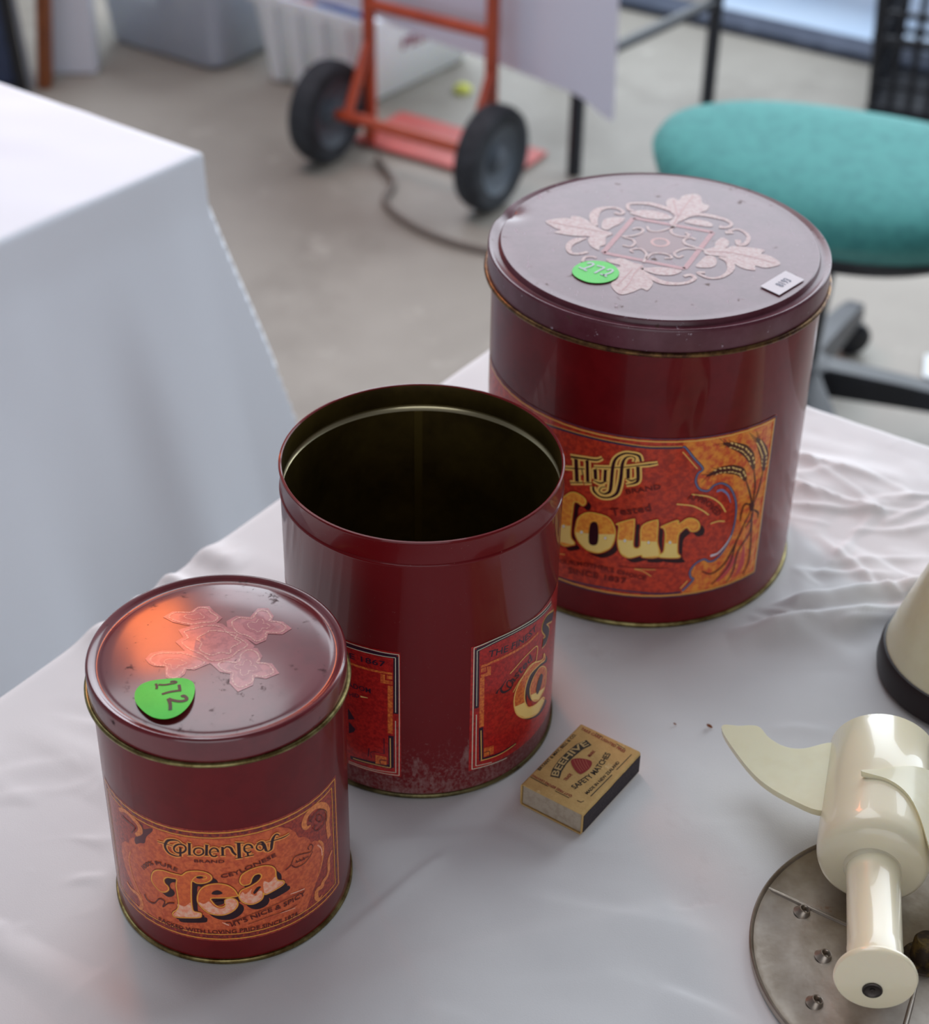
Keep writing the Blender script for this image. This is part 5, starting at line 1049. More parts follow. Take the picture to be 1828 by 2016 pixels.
NAMES = dict(ink='dark_lettering', ink2='dark_type', halo='lettering_outline', shadow='letter_shadow', rim='letter_edge', fill='letter_face', pale='letter_shine', gold='gold_outline', brown='small_type', gold2='scroll_ornament', darkpatch='leaf_ornament', panel='centre_panel', corner='corner_panel', navy='bracket_border', bluepale='border_highlight', goldline='gold_rule', rivet='rivet_dots', husk='wheat_stalks', grain='wheat_grains', pinkleaf='leaf_ornament', paleline='pale_rules', strip='gold_bars', palegold='letter_shine')
SPLIT = ('brown', 'gold2', 'ink2', 'fill', 'lace', 'pinkleaf', 'strip')
def lay(surf, order, mats, fn, parent, step=.000035):
    for i, la in enumerate(order):
        if la not in ART[surf]: continue
        its = ART[surf][la]
        if la in SPLIT:
            for it in its: art([it], fn, step * (i + 1)).obj(NAMES.get(la, la), mats[la], parent)
        else: art(its, fn, step * (i + 1)).obj(NAMES.get(la, la), mats[la], parent)

# --- tea tin
x, y, r, a0 = TIN['tea']
tea = thing('tea_tin', 'smallest dark red tin, lidded, with orange Tea label and green sticker on its lid', 'tin', (x, y, T + .0004))
MB().lathe([(0, .0012), (r - .0015, .0012), (r - .0004, .002), (r, .004), (r, .124), (r - .001, .1245), (r - .0015, .132), (0, .132)], 160).obj('body', m_red, tea, smooth=True)
MB().lathe([(r - .001, .0), (r + .0007, .0), (r + .0010, .0007), (r + .0010, .0017), (r + .0005, .0024), (r - .0006, .0026)], 160).obj('base_rim', m_brass, tea, smooth=True)
lidprof = [(0, .1419), (.010, .1418), (.02, .1414), (.03, .1409), (.038, .1403), (.045, .1395), (.0495, .1390), (.0510, .1386), (.0522, .1381), (.0534, .1382), (.0545, .1390), (.0556, .1398), (.0564, .1400), (.0571, .1396), (.0575, .1388), (.0576, .138), (.0576, .1275), (.0570, .1272)]
lid = MB().lathe(lidprof, 192).obj('lid', m_lid, tea, smooth=True)
MB().tube([(.0581 * math.cos(2 * PI * k / 128), .0581 * math.sin(2 * PI * k / 128), .1266) for k in range(128)], .0012, 10, closed=True).obj('lid_curl', m_brass, tea, smooth=True)
lr = [p[0] for p in lidprof]; lz = [p[1] for p in lidprof]
def tealid_map(u, v, lift): return (u / 1000, v / 1000, float(np.interp(math.hypot(u, v) / 1000, lr[:12], lz[:12])) + .00012 + lift)
LM = dict(rough=.42, coat=.7, coat_rough=.17, ior=1.85, spec=.2)
lay('tealid', ['lace', 'lacedark', 'laceline'], dict(lace=mat('lace_pink', (182, 96, 98), col2=(156, 74, 80), scale=300, **LM), lacedark=mat('lace_rose', (158, 66, 76), **LM), laceline=mat('lace_cream', (226, 178, 156), col2=(176, 96, 96), scale=1500, fac=(.4, .55), **LM)), tealid_map, lid)
for o in lid.children: o.name = {'lace': 'lace_flowers', 'lacedark': 'lace_centres', 'laceline': 'lace_stitching'}.get(o.name.split('.')[0], o.name)
m_lab = ink('tea_label_red', (138, 52, 36), (104, 36, 32), 700)
lab = label_panel('tea', -70, 63, 15, 86, m_lab, tea)
f = cylmap('tea')
lay('tea', ['panel', 'darkpatch', 'gold2', 'shadow', 'rim', 'fill', 'pale', 'gold', 'halo', 'ink', 'brown'], dict(panel=ink('tea_orange', (172, 84, 48), (150, 64, 40), 420), darkpatch=ink('print_plum', (72, 28, 34)), gold2=ink('print_tan', (186, 112, 58), (164, 88, 48), 600), shadow=ink('print_black', (34, 14, 22)), rim=ink('print_rust', (112, 36, 26)), fill=ink('tea_letter', (178, 88, 46), (164, 74, 42), 500), pale=ink('tea_letter_pale', (204, 150, 128), (190, 118, 92), 500), gold=ink('print_gold', (200, 138, 56)), halo=ink('print_halo', (196, 122, 62)), ink=ink('print_ink', (38, 18, 24)), brown=ink('print_brown', (74, 26, 22))), f, lab)
art(rect(-68.6, 61.6, 16.4, 84.6, .5) + rect(-65.5, 58.5, 19.6, 81.6, .45), f, .00012).obj('border_lines', MATS['print_gold'], lab)
art(rect(-67.1, 60.1, 17.9, 83.2, 1.5), f, .00008).obj('border_band', ink('print_plum_mottled', (70, 28, 34), (118, 44, 36), 800), lab)
def stick_map(u, v, lift):
    c = (-28.5, -31.0)
    q = u * .35 + v * -.94 - (c[0] * .35 + c[1] * -.94)
    z = .1408 + max(0, q + 13) / 26 * .0042 - .0016 * (q / 13) ** 2
    return (u / 1000, v / 1000, max(z, .1396) + lift)
SC = [p for p in ART['tsticker']['disc'][0][2]]; cxm = sum(p[0] for p in SC) / len(SC); cym = sum(p[1] for p in SC) / len(SC)
def stick_map(u, v, lift):
    q = (cym - v) / 11.0                       # -1 at the stuck far edge, +1 at the lifted near edge
    base = float(np.interp(math.hypot(u, v) / 1000, lr[:12], lz[:12]))
    return (u / 1000, v / 1000, base + .0003 + .0030 * max(0, (q + 1) / 2) ** 1.3 - .0009 * max(0, q) ** 2 + lift)
m_green = mat('green_sticker', (62, 214, 60), .45, (56, 206, 56), 60, spec=.4)
m_marker = mat('marker_ink', (14, 12, 12), .25, coat=.6, coat_rough=.2, ior=1.6)
def thick_disc(items, fn, th):
    a = art(items, fn, 0, cell=2.0); n = len(a.v); b = MB(); b.v = a.v + [(p[0], p[1], p[2] - th) for p in a.v]
    b.f = list(a.f) + [tuple(i + n for i in reversed(q)) for q in a.f]
    from collections import Counter
    ed = Counter()
    for q in a.f:
        for i in range(len(q)): ed[tuple(sorted((q[i], q[(i + 1) % len(q)])))] += 1
    b.f += [(e[0], e[1], e[1] + n, e[0] + n) for e, c in ed.items() if c == 1]
    return b
st = thick_disc(ART['tsticker']['disc'], stick_map, .00015).obj('price_sticker', m_green, tea, smooth=True)
art(ART['tsticker']['marker'], stick_map, .00012).obj('handwritten_number', mat('marker_ink_dry', (16, 13, 13), .4, spec=.4), st)

# --- open tin
x, y, r, a0 = TIN['mid']
cof = thing('coffee_tin', 'open dark red tin without a lid, middle of the three, dusty at its foot', 'tin', (x, y, T + .0004))
MB().lathe([(0, .0012), (r - .0015, .0012), (r - .0003, .002), (r, .004), (r, .1474), (r + .0004, .1480), (r + .0006, .1486), (r + .0004, .1493), (r - .0001, .1498), (r - .0002, .1606), (r + .0001, .1612), (r + .0004, .1618), (r + .0002, .1625), (r - .0006, .1627), (r - .0012, .1622)], 192).obj('body', m_redm, cof, smooth=True)
MB().lathe([(r - .0012, .1622), (r - .0014, .1610), (r - .0014, .1508), (r - .0009, .1500)], 160).obj('inner_neck', m_gilt, cof, smooth=True)
MB().lathe([(r - .0009, .1500), (r - .0002, .1490), (r + .0001, .1484), (r - .0003, .1474), (r - .0012, .1466)], 160).obj('inner_bead', m_bright, cof, smooth=True)
MB().lathe([(r - .0012, .1466), (r - .0012, .006), (r - .003, .003), (0, .003)], 160).obj('inner_wall', m_gilt, cof, smooth=True)
sa = math.atan2(.0699, -.004)
seam = MB()
for k in range(6):
    pass
vs = []; ss = [sa - .032, sa + .032]
for zz in (.004, .1464):
    for s_ in ss: vs += [((r - .0013) * math.cos(s_), (r - .0013) * math.sin(s_), zz), ((r - .0019) * math.cos(s_), (r - .0019) * math.sin(s_), zz)]
MB().add(vs, [(1, 3, 7, 5), (0, 1, 5, 4), (3, 2, 6, 7), (4, 5, 7, 6), (0, 2, 3, 1)]).obj('seam', mat('seam_tinplate', (112, 96, 46), .42, metal=.6), cof)
MB().lathe([(r - .001, .0), (r + .0006, .0), (r + .0010, .0007), (r + .0010, .0017), (r + .0005, .0024), (r - .0006, .0026)], 160).obj('base_rim', mat('dull_brass', (120, 112, 74), .45, (84, 76, 48), 120, metal=.8), cof, smooth=True)
m_cl = ink('coffee_red', (146, 30, 26), (116, 20, 22), 520)
overlay(m_cl, (168, 130, 124), 420, .50, .95, rough=.9, mask=(2, .060, -.004), stretch=(1, 1, .9))
labR = label_panel('mid', 24.4, 120, 14.5, 96.5, m_cl, cof); labL = label_panel('mid', -110, -10.4, 14.0, 96.0, m_cl, cof)
f = cylmap('mid')
cm = dict(ink=ink('coffee_ink', (40, 20, 34)), halo=ink('coffee_halo', (170, 128, 72)), strip=ink('coffee_bar', (176, 98, 44), (150, 60, 34), 700), palegold=ink('coffee_pale', (196, 164, 100)), gold=MATS.get('coffee_gold') or ink('coffee_gold', (190, 150, 84)), paleline=ink('coffee_rule', (176, 170, 150)), ink2=ink('coffee_ink', (40, 20, 34)))
ARTR = {k: [i for i in v if (i[2][0][0] > 7)] for k, v in ART['mid'].items()}; ARTL = {k: [i for i in v if (i[2][0][0] <= 7)] for k, v in ART['mid'].items()}
for A_, p in ((ARTR, labR), (ARTL, labL)):
    ART['_m'] = {k: v for k, v in A_.items() if v}
    lay('_m', ['ink', 'halo', 'strip', 'palegold', 'gold', 'paleline', 'ink2'], cm, f, p)

# --- flour tin
x, y, r, a0 = TIN['flour']
flo = thing('flour_tin', 'largest dark red tin with Flour label and leaf medallion on its lid', 'tin', (x, y, T + .0004))
MB().lathe([(0, .0012), (r - .0015, .0012), (r - .0004, .002), (r, .004), (r, .180), (r - .001, .181), (r - .0015, .190), (0, .190)], 192).obj('body', m_red, flo, smooth=True)
MB().lathe([(r - .001, .0), (r + .0007, .0), (r + .0011, .0008), (r + .0011, .0019), (r + .0005, .0027), (r - .0006, .0029)], 192).obj('base_rim', m_brass, flo, smooth=True)
dent_a, dent_r = math.radians(158), .089
def dent(p):
    ax, ay = dent_r * math.cos(dent_a), dent_r * math.sin(dent_a); d = math.hypot((p.x - ax), (p.y - ay))
    k = math.exp(-(d / .007) ** 2)
    return p + Vector((math.cos(dent_a), math.sin(dent_a), 0)) * (-.001 * k) + Vector((0, 0, -.0020 * k)) if p.z > .19 else p
prof = [(0, .1993), (.03, .1993), (.06, .1993)] + [(.065 + .0025 * i, .1993) for i in range(9)] + [(.0865, .1994), (.0878, .1994), (.0884, .1988), (.0886, .1972), (.0892, .1964), (.0905, .1963), (.0922, .1968), (.0936, .1976), (.0943, .1977), (.0948, .1972), (.0950, .1960), (.0950, .1846), (.0942, .1840)]
flid = MB().lathe(prof, 224, fn=dent).obj('lid', m_lidf, flo, smooth=True)
MB().tube([(.0955 * math.cos(2 * PI * k / 160), .0955 * math.sin(2 * PI * k / 160), .1830) for k in range(160)], .0014, 10, closed=True).obj('lid_curl', m_brassr, flo, smooth=True)
def flid_map(u, v, lift): return (u / 1000, v / 1000, .19935 + lift)
LF = dict(rough=.42, coat=.46, coat_rough=.24, ior=1.65, spec=.2)
lm = dict(glow=mat('medallion_red', (108, 26, 32), **LF), frame=mat('medallion_rose', (160, 66, 70), col2=(146, 56, 62), scale=200, **LF), ring=mat('medallion_pink', (186, 120, 112), **LF), leaf=mat('medallion_leaf', (178, 146, 138), col2=(160, 106, 102), scale=420, fac=(.42, .62), **LF), scroll=mat('medallion_scroll', (182, 146, 136), col2=(160, 104, 100), scale=600, fac=(.42, .6), **LF), vein=mat('medallion_vein', (164, 94, 90), **LF))
for i, (la, nm) in enumerate((('glow', 'medallion_centre'), ('frame', 'medallion_frame'), ('ring', 'medallion_ring'), ('leaf', 'leaf_ornament'), ('scroll', 'scroll_ornament'), ('vein', 'leaf_vein'))):
    if la in ('leaf', 'scroll', 'vein'):
        for it in ART['flourlid'][la]: art([it], flid_map, .000035 * (i + 1)).obj(nm, lm[la], flid)
    else: art(ART['flourlid'][la], flid_map, .000035 * (i + 1)).obj(nm, lm[la], flid)
fs_ = thick_disc(ART['flourlid']['sticker'], lambda u, v, l: flid_map(u, v, l + .0007), .0002).obj('price_sticker', m_green, flo)
art(ART['flourlid']['marker'], flid_map, .0009).obj('handwritten_number', m_marker, fs_)
tg = thick_disc(ART['flourlid']['tag'], lambda u, v, l: flid_map(u, v, l + .0008), .0003).obj('paper_tag', mat('white_paper', (232, 228, 232), .7), flo)
art(ART['flourlid']['tagink'], flid_map, .00095).obj('printed_number', mat('grey_ink', (120, 122, 140), .6), tg)
lab = label_panel('flour', -150, 60.5, 21.5, 130, ink('flour_red', (160, 52, 32), (126, 38, 28), 330), flo)
f = cylmap('flour')
lay('flour', ['corner', 'goldline', 'navy', 'bluepale', 'pinkleaf', 'husk', 'grain', 'shadow', 'rim', 'fill', 'pale', 'gold', 'rivet', 'halo', 'ink', 'brown'], dict(corner=ink('flour_orange', (184, 116, 44), (164, 64, 36), 240, (.4, .62)), goldline=ink('flour_rule', (184, 138, 70)), navy=ink('flour_navy', (46, 42, 62)), bluepale=ink('flour_blue', (96, 104, 140)), pinkleaf=ink('flour_pink', (158, 58, 58)), husk=ink('flour_husk', (62, 24, 20)), grain=ink('flour_grain', (196, 160, 100)), shadow=ink('flour_shadow', (36, 12, 16)), rim=ink('flour_rim', (132, 30, 22)), fill=ink('flour_letter', (192, 132, 52), (180, 106, 44), 420), pale=ink('flour_letter_pale', (206, 168, 100)), gold=ink('flour_gold', (186, 158, 66)), rivet=ink('flour_rivet', (176, 172, 180)), halo=ink('flour_halo', (194, 156, 84)), ink=ink('flour_ink', (40, 12, 20)), brown=ink('flour_brown', (84, 22, 20))), f, lab)
art([i for i in rect(-149, 59.6, 22.0, 129.6, .7)], f, .00045).obj('border_lines', MATS['flour_navy'], lab)
art([i for i in rect(-148, 58.6, 23.2, 127.9, .9)], f, .00045).obj('gold_border', MATS['flour_rule'], lab)

# ------------------------------------------------------------------ matchbox
mx0, my0, ma = .06141, .64073, .96238
mbx = thing('matchbox', 'old buff matchbox with a red beehive lying beside the open tin', 'matchbox', (mx0, my0, T + .0004), ma)
L_, W_, H_ = .056, .037, .0142; tk = .0006
m_buff = mat('buff_card', (208, 172, 108), .8, (194, 156, 94), 160, (.35, .7), bump=.15, bscale=900)
overlay(m_buff, (226, 198, 140), 60, .64, .72); overlay(m_buff, (128, 92, 54), 90, .68, .76, offset=(1, 1, 0))
mb = MB(); rr = .0014
ring = []
for (cx_, cy_, s0) in ((W_ - rr, H_ - rr, 0), (rr, H_ - rr, 90), (rr, rr, 180), (W_ - rr, rr, 270)):
    for k in range(4):
        a = math.radians(s0 + 30 * k); ring.append((cx_ + rr * math.cos(a), cy_ + rr * math.sin(a)))
inn = [(min(max(p[0], tk), W_ - tk), min(max(p[1], tk), H_ - tk)) for p in ring]
nr = len(ring)
xs = np.linspace(0, L_, 9)
vs = [(xx + .0004 * vnoise(np.array(i * 3.3), np.array(xx * 300)), p[0], p[1]) for xx in xs for i, p in enumerate(ring)] + [(xx, p[0], p[1]) for xx in xs for p in inn]
fs = []; o = len(xs) * nr
for i in range(len(xs) - 1):
    for k in range(nr):
        k2 = (k + 1) % nr; fs += [(i * nr + k, (i + 1) * nr + k, (i + 1) * nr + k2, i * nr + k2), (o + i * nr + k, o + i * nr + k2, o + (i + 1) * nr + k2, o + (i + 1) * nr + k)]
for k in range(nr):
    k2 = (k + 1) % nr; e = (len(xs) - 1) * nr; fs += [(k, k2, o + k2, o + k), (e + k, o + e + k, o + e + k2, e + k2)]
sleeve = MB().add(vs, fs).obj('sleeve', m_buff, mbx, smooth=True)
m_tray = mat('grey_board', (180, 166, 146), .85, (168, 152, 132), 300, bump=.2, bscale=800)
MB().box((.0006, tk + .0004, tk + .0003), (L_ - .0006, W_ - tk - .0004, H_ - tk - .0006)).obj('tray', m_tray, mbx, bevel=.0004)
m_strike = mat('striker', (40, 30, 36), .8, (52, 40, 44), 500, bump=.3, bscale=1500); overlay(m_strike, (104, 82, 64), 220, .68, .74, stretch=(.3, 1, 1))
strk = MB(); n = 26; vs = []
for i in range(n + 1):
    xx = .0012 + (L_ - .0016) * i / n; top = .0122 + .0006 * float(vnoise(np.array(i * .9), np.array(2.2))); vs += [(xx, -.0003, .0010), (xx, -.0003, top), (xx, .0002, .0010), (xx, .0002, top)]
fs = []
for i in range(n): b_ = i * 4; fs += [(b_, b_ + 4, b_ + 5, b_ + 1), (b_ + 1, b_ + 5, b_ + 7, b_ + 3), (b_ + 2, b_, b_ + 4, b_ + 6)]
fs += [(0, 1, 3, 2), (n * 4, n * 4 + 2, n * 4 + 3, n * 4 + 1)]
strk.add(vs, fs).obj('striker_strip', m_strike, mbx)
ca, sa_ = math.cos(-ma), math.sin(-ma)
def match_map(u, v, lift): return ((u * ca - v * sa_) / 1000, (u * sa_ + v * ca) / 1000, H_ + .00008 + lift)
PP = dict(rough=.75)
for i, (la, nm, m) in enumerate((('black', 'black_print', mat('match_black', (40, 34, 28), col2=(70, 58, 40), scale=900, **PP)), ('cream', 'reversed_lettering', mat('match_cream', (196, 168, 112), **PP)), ('red', 'red_print', mat('match_red', (142, 36, 34), **PP)), ('redpale', 'beehive_lines', mat('match_redpale', (190, 110, 84), **PP)))):
    for it in ART['match'][la]: art([it], match_map, .00004 * (i + 1)).obj(nm, m, sleeve)

# ------------------------------------------------------------------ kitchen parts at the right
m_cream = mat('cream_plastic', (242, 232, 200), .3, coat=.6, coat_rough=.025, sss=.25)
m_creamd = mat('cream_plastic_old', (238, 231, 196), .32, (232, 222, 184), 20, coat=.4, coat_rough=.06, sss=.2)
m_brown = mat('dark_brown_plastic', (36, 24, 26), .4, spec=.3)
m_tinp = mat('dull_tinplate', (178, 168, 156), .34, (146, 134, 120), 34, (.35, .65), metal=.75, bump=.1, bscale=220)
overlay(m_tinp, (120, 84, 56), 55, .64, .74, rough=.6)
m_dark = mat('dark_steel', (70, 64, 60), .4, metal=.8)
# grater disc
dc = thing('grater_disc', 'round dull tinplate grating disc lying under the cream blade', 'disc', (.217, .5625, T + .0012))
R = .080
MB().lathe([(0, .0018), (.060, .0018), (.076, .0022), (.0785, .0030), (.0792, .0042), (.0800, .0046), (.0806, .0040), (.0804, .0008), (.0796, .0001), (0, .0001)], 160).obj('plate', m_tinp, dc, smooth=True)
for a in (148, 328, 68, 248):
    c, s = math.cos(math.radians(a)), math.sin(math.radians(a))
    MB().tube([(c * .014, s * .014, .0014), (c * .03, s * .03, .0014), (c * .076, s * .076, .0016), (c * .0788, s * .0788, .0020)], [.0008, .0014, .0014, .0012], 10).obj('rib', m_tinp, dc, smooth=True)
for (px, py) in ((.171, .563), (.163, .536), (.196, .520), (.232, .512), (.245, .600), (.165, .590)):
    lx, ly = px - .217, py - .5625
    Mn = Matrix.Translation((lx, ly, .0018)) @ Matrix.Rotation(math.radians(18), 4, 'Y')
    MB().lathe([(.0046, -.0006), (.0034, .0008), (.0027, .0026), (.0022, .0027), (.0019, .0022), (.0017, -.0004), (0, -.0006)], 24, Mn).obj('grating_nub', m_dark if False else m_tinp, dc, smooth=True)
MB().lathe([(.0, .016), (.005, .016), (.0062, .014), (.0066, .004), (.010, .0030), (.0105, .0018)], 40).obj('centre_boss', mat('rusty_boss', (56, 44, 34), .5, (104, 84, 40), 120, metal=.6), dc, smooth=True)
# plastic blade lying on its side
p0 = Vector((.2125, .668, T + .0345)); p1 = Vector((.1945, .5935, T + .0345)); p2 = Vector((.1825, .521, T + .0375))
ax = (p1 - p0).normalized(); zz = Vector((0, 0, 1)); xx = ax.cross(zz).normalized(); zz = xx.cross(ax).normalized()
bl = thing('dough_blade', 'cream plastic blade hub with curved wings lying on the tinplate disc', 'kitchen blade', (p0.x, p0.y, T))
off = Vector((p0.x, p0.y, T))
Mh = Matrix(((xx.x, zz.x, ax.x, p0.x - off.x), (xx.y, zz.y, ax.y, p0.y - off.y), (xx.z, zz.z, ax.z, p0.z - off.z), (0, 0, 0, 1)))
hl = (p1 - p0).length
MB().lathe([(.018, .001), (.0215, .0), (.0258, .0002), (.0264, .001), (.0266, hl * .5), (.0268, hl - .008), (.0264, hl - .003), (.0250, hl + .0010), (.0225, hl + .0030), (.0170, hl + .0040), (.0135, hl + .0050), (.0125, hl + .0075), (0, hl + .0078)], 72, Mh).obj('hub', m_cream, bl, smooth=True)
ax2 = (p2 - p1).normalized(); x2 = ax2.cross(Vector((0, 0, 1))).normalized(); z2 = x2.cross(ax2).normalized(); sl = (p2 - p1).length
Ms = Matrix(((x2.x, z2.x, ax2.x, p1.x - off.x), (x2.y, z2.y, ax2.y, p1.y - off.y), (x2.z, z2.z, ax2.z, p1.z - off.z), (0, 0, 0, 1)))
MB().lathe([(.0128, .003), (.0124, .012), (.0122, sl - .018), (.0124, sl - .0175), (.0122, sl - .004), (.0122, sl - .001)], 56, Ms).obj('shaft', m_cream, bl, smooth=True)
fl_ = MB().lathe([(.0122, sl - .0035), (.0165, sl - .0034), (.0178, sl - .0026), (.0182, sl - .0010), (.0176, sl + .0004), (.0160, sl + .0010), (.0050, sl + .0012), (0, sl + .0012)], 72, Ms).obj('end_flange', m_cream, bl, smooth=True)
Mp = Ms @ Matrix.Translation((.0006, -.0055, 0))
MB().lathe([(.0044, sl + .0012), (.0044, sl + .0018), (.0038, sl + .0021), (.0030, sl + .0014), (.0012, sl + .0013), (.0010, sl + .0018), (0, sl + .0018)], 32, Mp).obj('metal_pin', m_dark, fl_, smooth=True)
def wing(outline, zf, th, name):
    top = cmr(outline, 5, True); V = [Vector(p) for p in top]; n0 = len(V)
    A = np.array(top); lo, hi = A.min(0), A.max(0)
    g = [(a_, b_) for a_ in np.arange(lo[0] + .003, hi[0], .006) for b_ in np.arange(lo[1] + .003, hi[1], .006)]
    r_ = delaunay_2d_cdt(V + [Vector(p) for p in g], [(i, (i + 1) % n0) for i in range(n0)], [list(range(n0))], 1, 1e-6)
    v = [(p[0] - off.x, p[1] - off.y, zf(p[0], p[1]) - off.z) for p in r_[0]]; n = len(v)
    b = MB(); b.v = v + [(p[0] + .0005, p[1] - .0006, p[2] - th) for p in v]; b.f = [tuple(q) for q in r_[2]] + [tuple(i + n for i in reversed(q)) for q in r_[2]]
    from collections import Counter
    ed = Counter()
    for q in r_[2]:
        for i in range(3): ed[tuple(sorted((q[i], q[(i + 1) % 3])))] += 1
    b.f += [(e[0], e[1], e[1] + n, e[0] + n) for e, c in ed.items() if c == 1]
    return b.obj(name, m_creamd, bl, smooth=True)
wing([(.133, .685), (.142, .6852), (.1515, .684), (.156, .675), (.163, .668), (.172, .666), (.187, .669), (.200, .660), (.196, .630), (.176, .622), (.161, .631), (.148, .645), (.139, .664)], lambda x_, y_: T + .040 - .10 * max(0, .187 - x_), .0032, 'wing')
def wrap_z(x_, y_):
    q = max((x_ - (p0.x + (p1.x - p0.x) * (y_ - p0.y) / (p1.y - p0.y))) * .97, -.002)
    return T + .0345 + (math.sqrt(.0285 ** 2 - q * q) if q < .018 else .0221 - .815 * (q - .018))
wing([(.190, .625), (.203, .627), (.226, .635), (.248, .642), (.256, .626), (.252, .602), (.240, .584), (.228, .574), (.218, .580), (.2145, .600), (.210, .612), (.201, .620)], wrap_z, .0030, 'wing')
# cone shaped kitchen part with brown foot
cn = thing('juicer_cone', 'cream plastic cone with a dark brown foot at the right edge of the table', 'kitchen part', (.288, .768, T + .0004))
MB().lathe([(0, .0005), (.052, .0005), (.0555, .002), (.0562, .006), (.0552, .0155), (.0540, .0185), (.0520, .0190)], 128).obj('foot', m_brown, cn, smooth=True)
MB().lathe([(.0528, .0188), (.0522, .0215), (.0500, .0290), (.0428, .0520), (.0348, .0780), (.0296, .0960), (.0278, .1040), (.0245, .1085), (.0150, .1115), (0, .1122)], 128).obj('cone', m_creamd, cn, smooth=True)

# crumbs
m_crumb = mat('crumb', (140, 84, 50), .9)
for nm, (px, py), s, lb in (('crumb', (.134, .723), .0021, 'long brown crumb on the white cloth right of the open tin'), ('crumb', (.1155, .7245), .0011, 'tiny brown crumb on the cloth behind the matchbox')):
    b = MB(); b.lathe([(0, 0), (.5 * s, .1 * s), (.55 * s, .4 * s), (.3 * s, .75 * s), (0, .8 * s)], 8, Matrix.Translation((px, py, T + .0002)) @ Matrix.Rotation(.9, 4, 'Z') @ Matrix.Diagonal((.6, 1.7, 1, 1)))
    tag(b.obj(nm, m_crumb), lb, 'crumb', 'brown crumbs on the white cloth')

# ------------------------------------------------------------------ hand truck
m_orange = mat('orange_enamel', (186, 76, 42), .4, (170, 64, 36), 14, coat=.3); m_plate = mat('worn_red_plate', (196, 92, 86), .5, (176, 78, 70), 8)
m_tyre = mat('rubber', (38, 42, 48), .75, (52, 56, 62), 30); m_hub = mat('grey_hub', (92, 102, 112), .55, (78, 86, 96), 20)
axv = Vector((.845, -.534, 0)).normalized(); awv = Vector((.534, .845, 0)).normalized()
ht = thing('hand_truck', 'orange two-wheeled hand truck standing on the concrete floor', 'hand truck', (-.12, 2.967, 0))
o_ = Vector((-.12, 2.967, 0))
def wheel(c):
    Mw = Matrix(((awv.x, 0, axv.x, c.x - o_.x), (awv.y, 0, axv.y, c.y - o_.y), (0, 1, 0, c.z), (0, 0, 0, 1)))
    wt = MB().lathe([(.062, -.022), (.078, -.026), (.088, -.022), (.0925, -.012), (.0935, 0), (.0925, .012), (.088, .022), (.078, .026), (.062, .022)], 64, Mw).obj('wheel', m_tyre, ht, smooth=True)
    MB().lathe([(0, -.012), (.020, -.012), (.026, -.006), (.052, -.008), (.063, -.020), (.063, .020), (.052, .010), (.026, .008), (.020, .020), (.012, .024), (0, .024)], 48, Mw).obj('wheel_disc', m_hub, wt, smooth=True)
wl = Vector((-.262, 3.072, .0935)); wr = wl + axv * .352
wheel(wl); wheel(wr)
ul = Vector((-.188, 3.140, 0)); ur = ul + axv * .262
for u in (ul, ur): MB().tube([u - o_ + Vector((0, 0, .012)), u - o_ + Vector((0, 0, .55)), u - o_ + Vector((0, 0, 1.0)) - awv * .03], .0125, 14).obj('upright', m_orange, ht, smooth=True)
MB().tube([ul - o_ + Vector((0, 0, .27)), ur - o_ + Vector((0, 0, .27))], .011, 12).obj('cross_bar', m_orange, ht, smooth=True)
MB().tube([ul - o_ + Vector((0, 0, .62)), ur - o_ + Vector((0, 0, .62))], .011, 12).obj('cross_bar', m_orange, ht, smooth=True)
MB().tube([wl - o_ + axv * .02, wr - o_ - axv * .02], .010, 12).obj('axle', m_orange, ht, smooth=True)
for u, wc in ((ul, wl + axv * .045), (ur, wr - axv * .045)):
    MB().tube([wc - o_, u - o_ + Vector((0, 0, .205))], .0095, 12).obj('bracket', m_orange, ht, smooth=True)
    MB().tube([wc - o_, u - o_ + Vector((0, 0, .05))], .0095, 12).obj('bracket', m_orange, ht, smooth=True)
Mpl = Matrix(((axv.x, awv.x, 0, ul.x - o_.x), (axv.y, awv.y, 0, ul.y - o_.y), (0, 0, 1, 0), (0, 0, 0, 1)))
MB().box((-.03, -.015, .003), (.30, .145, .010), Mpl).obj('toe_plate', m_plate, ht, bevel=.004)

# floor cable
cp = cmr([(-.17, 3.07, .006), (-.159, 3.03, .006), (-.137, 2.96, .006), (-.150, 2.89, .006), (-.125, 2.83, .006), (-.082, 2.776, .006), (-.03, 2.735, .006), (.031, 2.705, .006), (.14, 2.67, .006), (.30, 2.66, .006)], 6)
tag(MB().tube(cp, .006, 10).obj('cable', mat('grey_cable', (112, 102, 94), .6), smooth=True), 'thin grey brown cable curling over the floor below the hand truck', 'cable')
tag(MB().lathe([(0, .0), (.016, .0), (.0185, .004), (.017, .010), (.010, .016), (0, .018)], 28, Matrix.Translation((-.019, 3.40, 0))).obj('ball', mat('yellow_green', (206, 210, 96), .7), smooth=True), 'small yellow green ball on the floor behind the hand truck', 'ball')

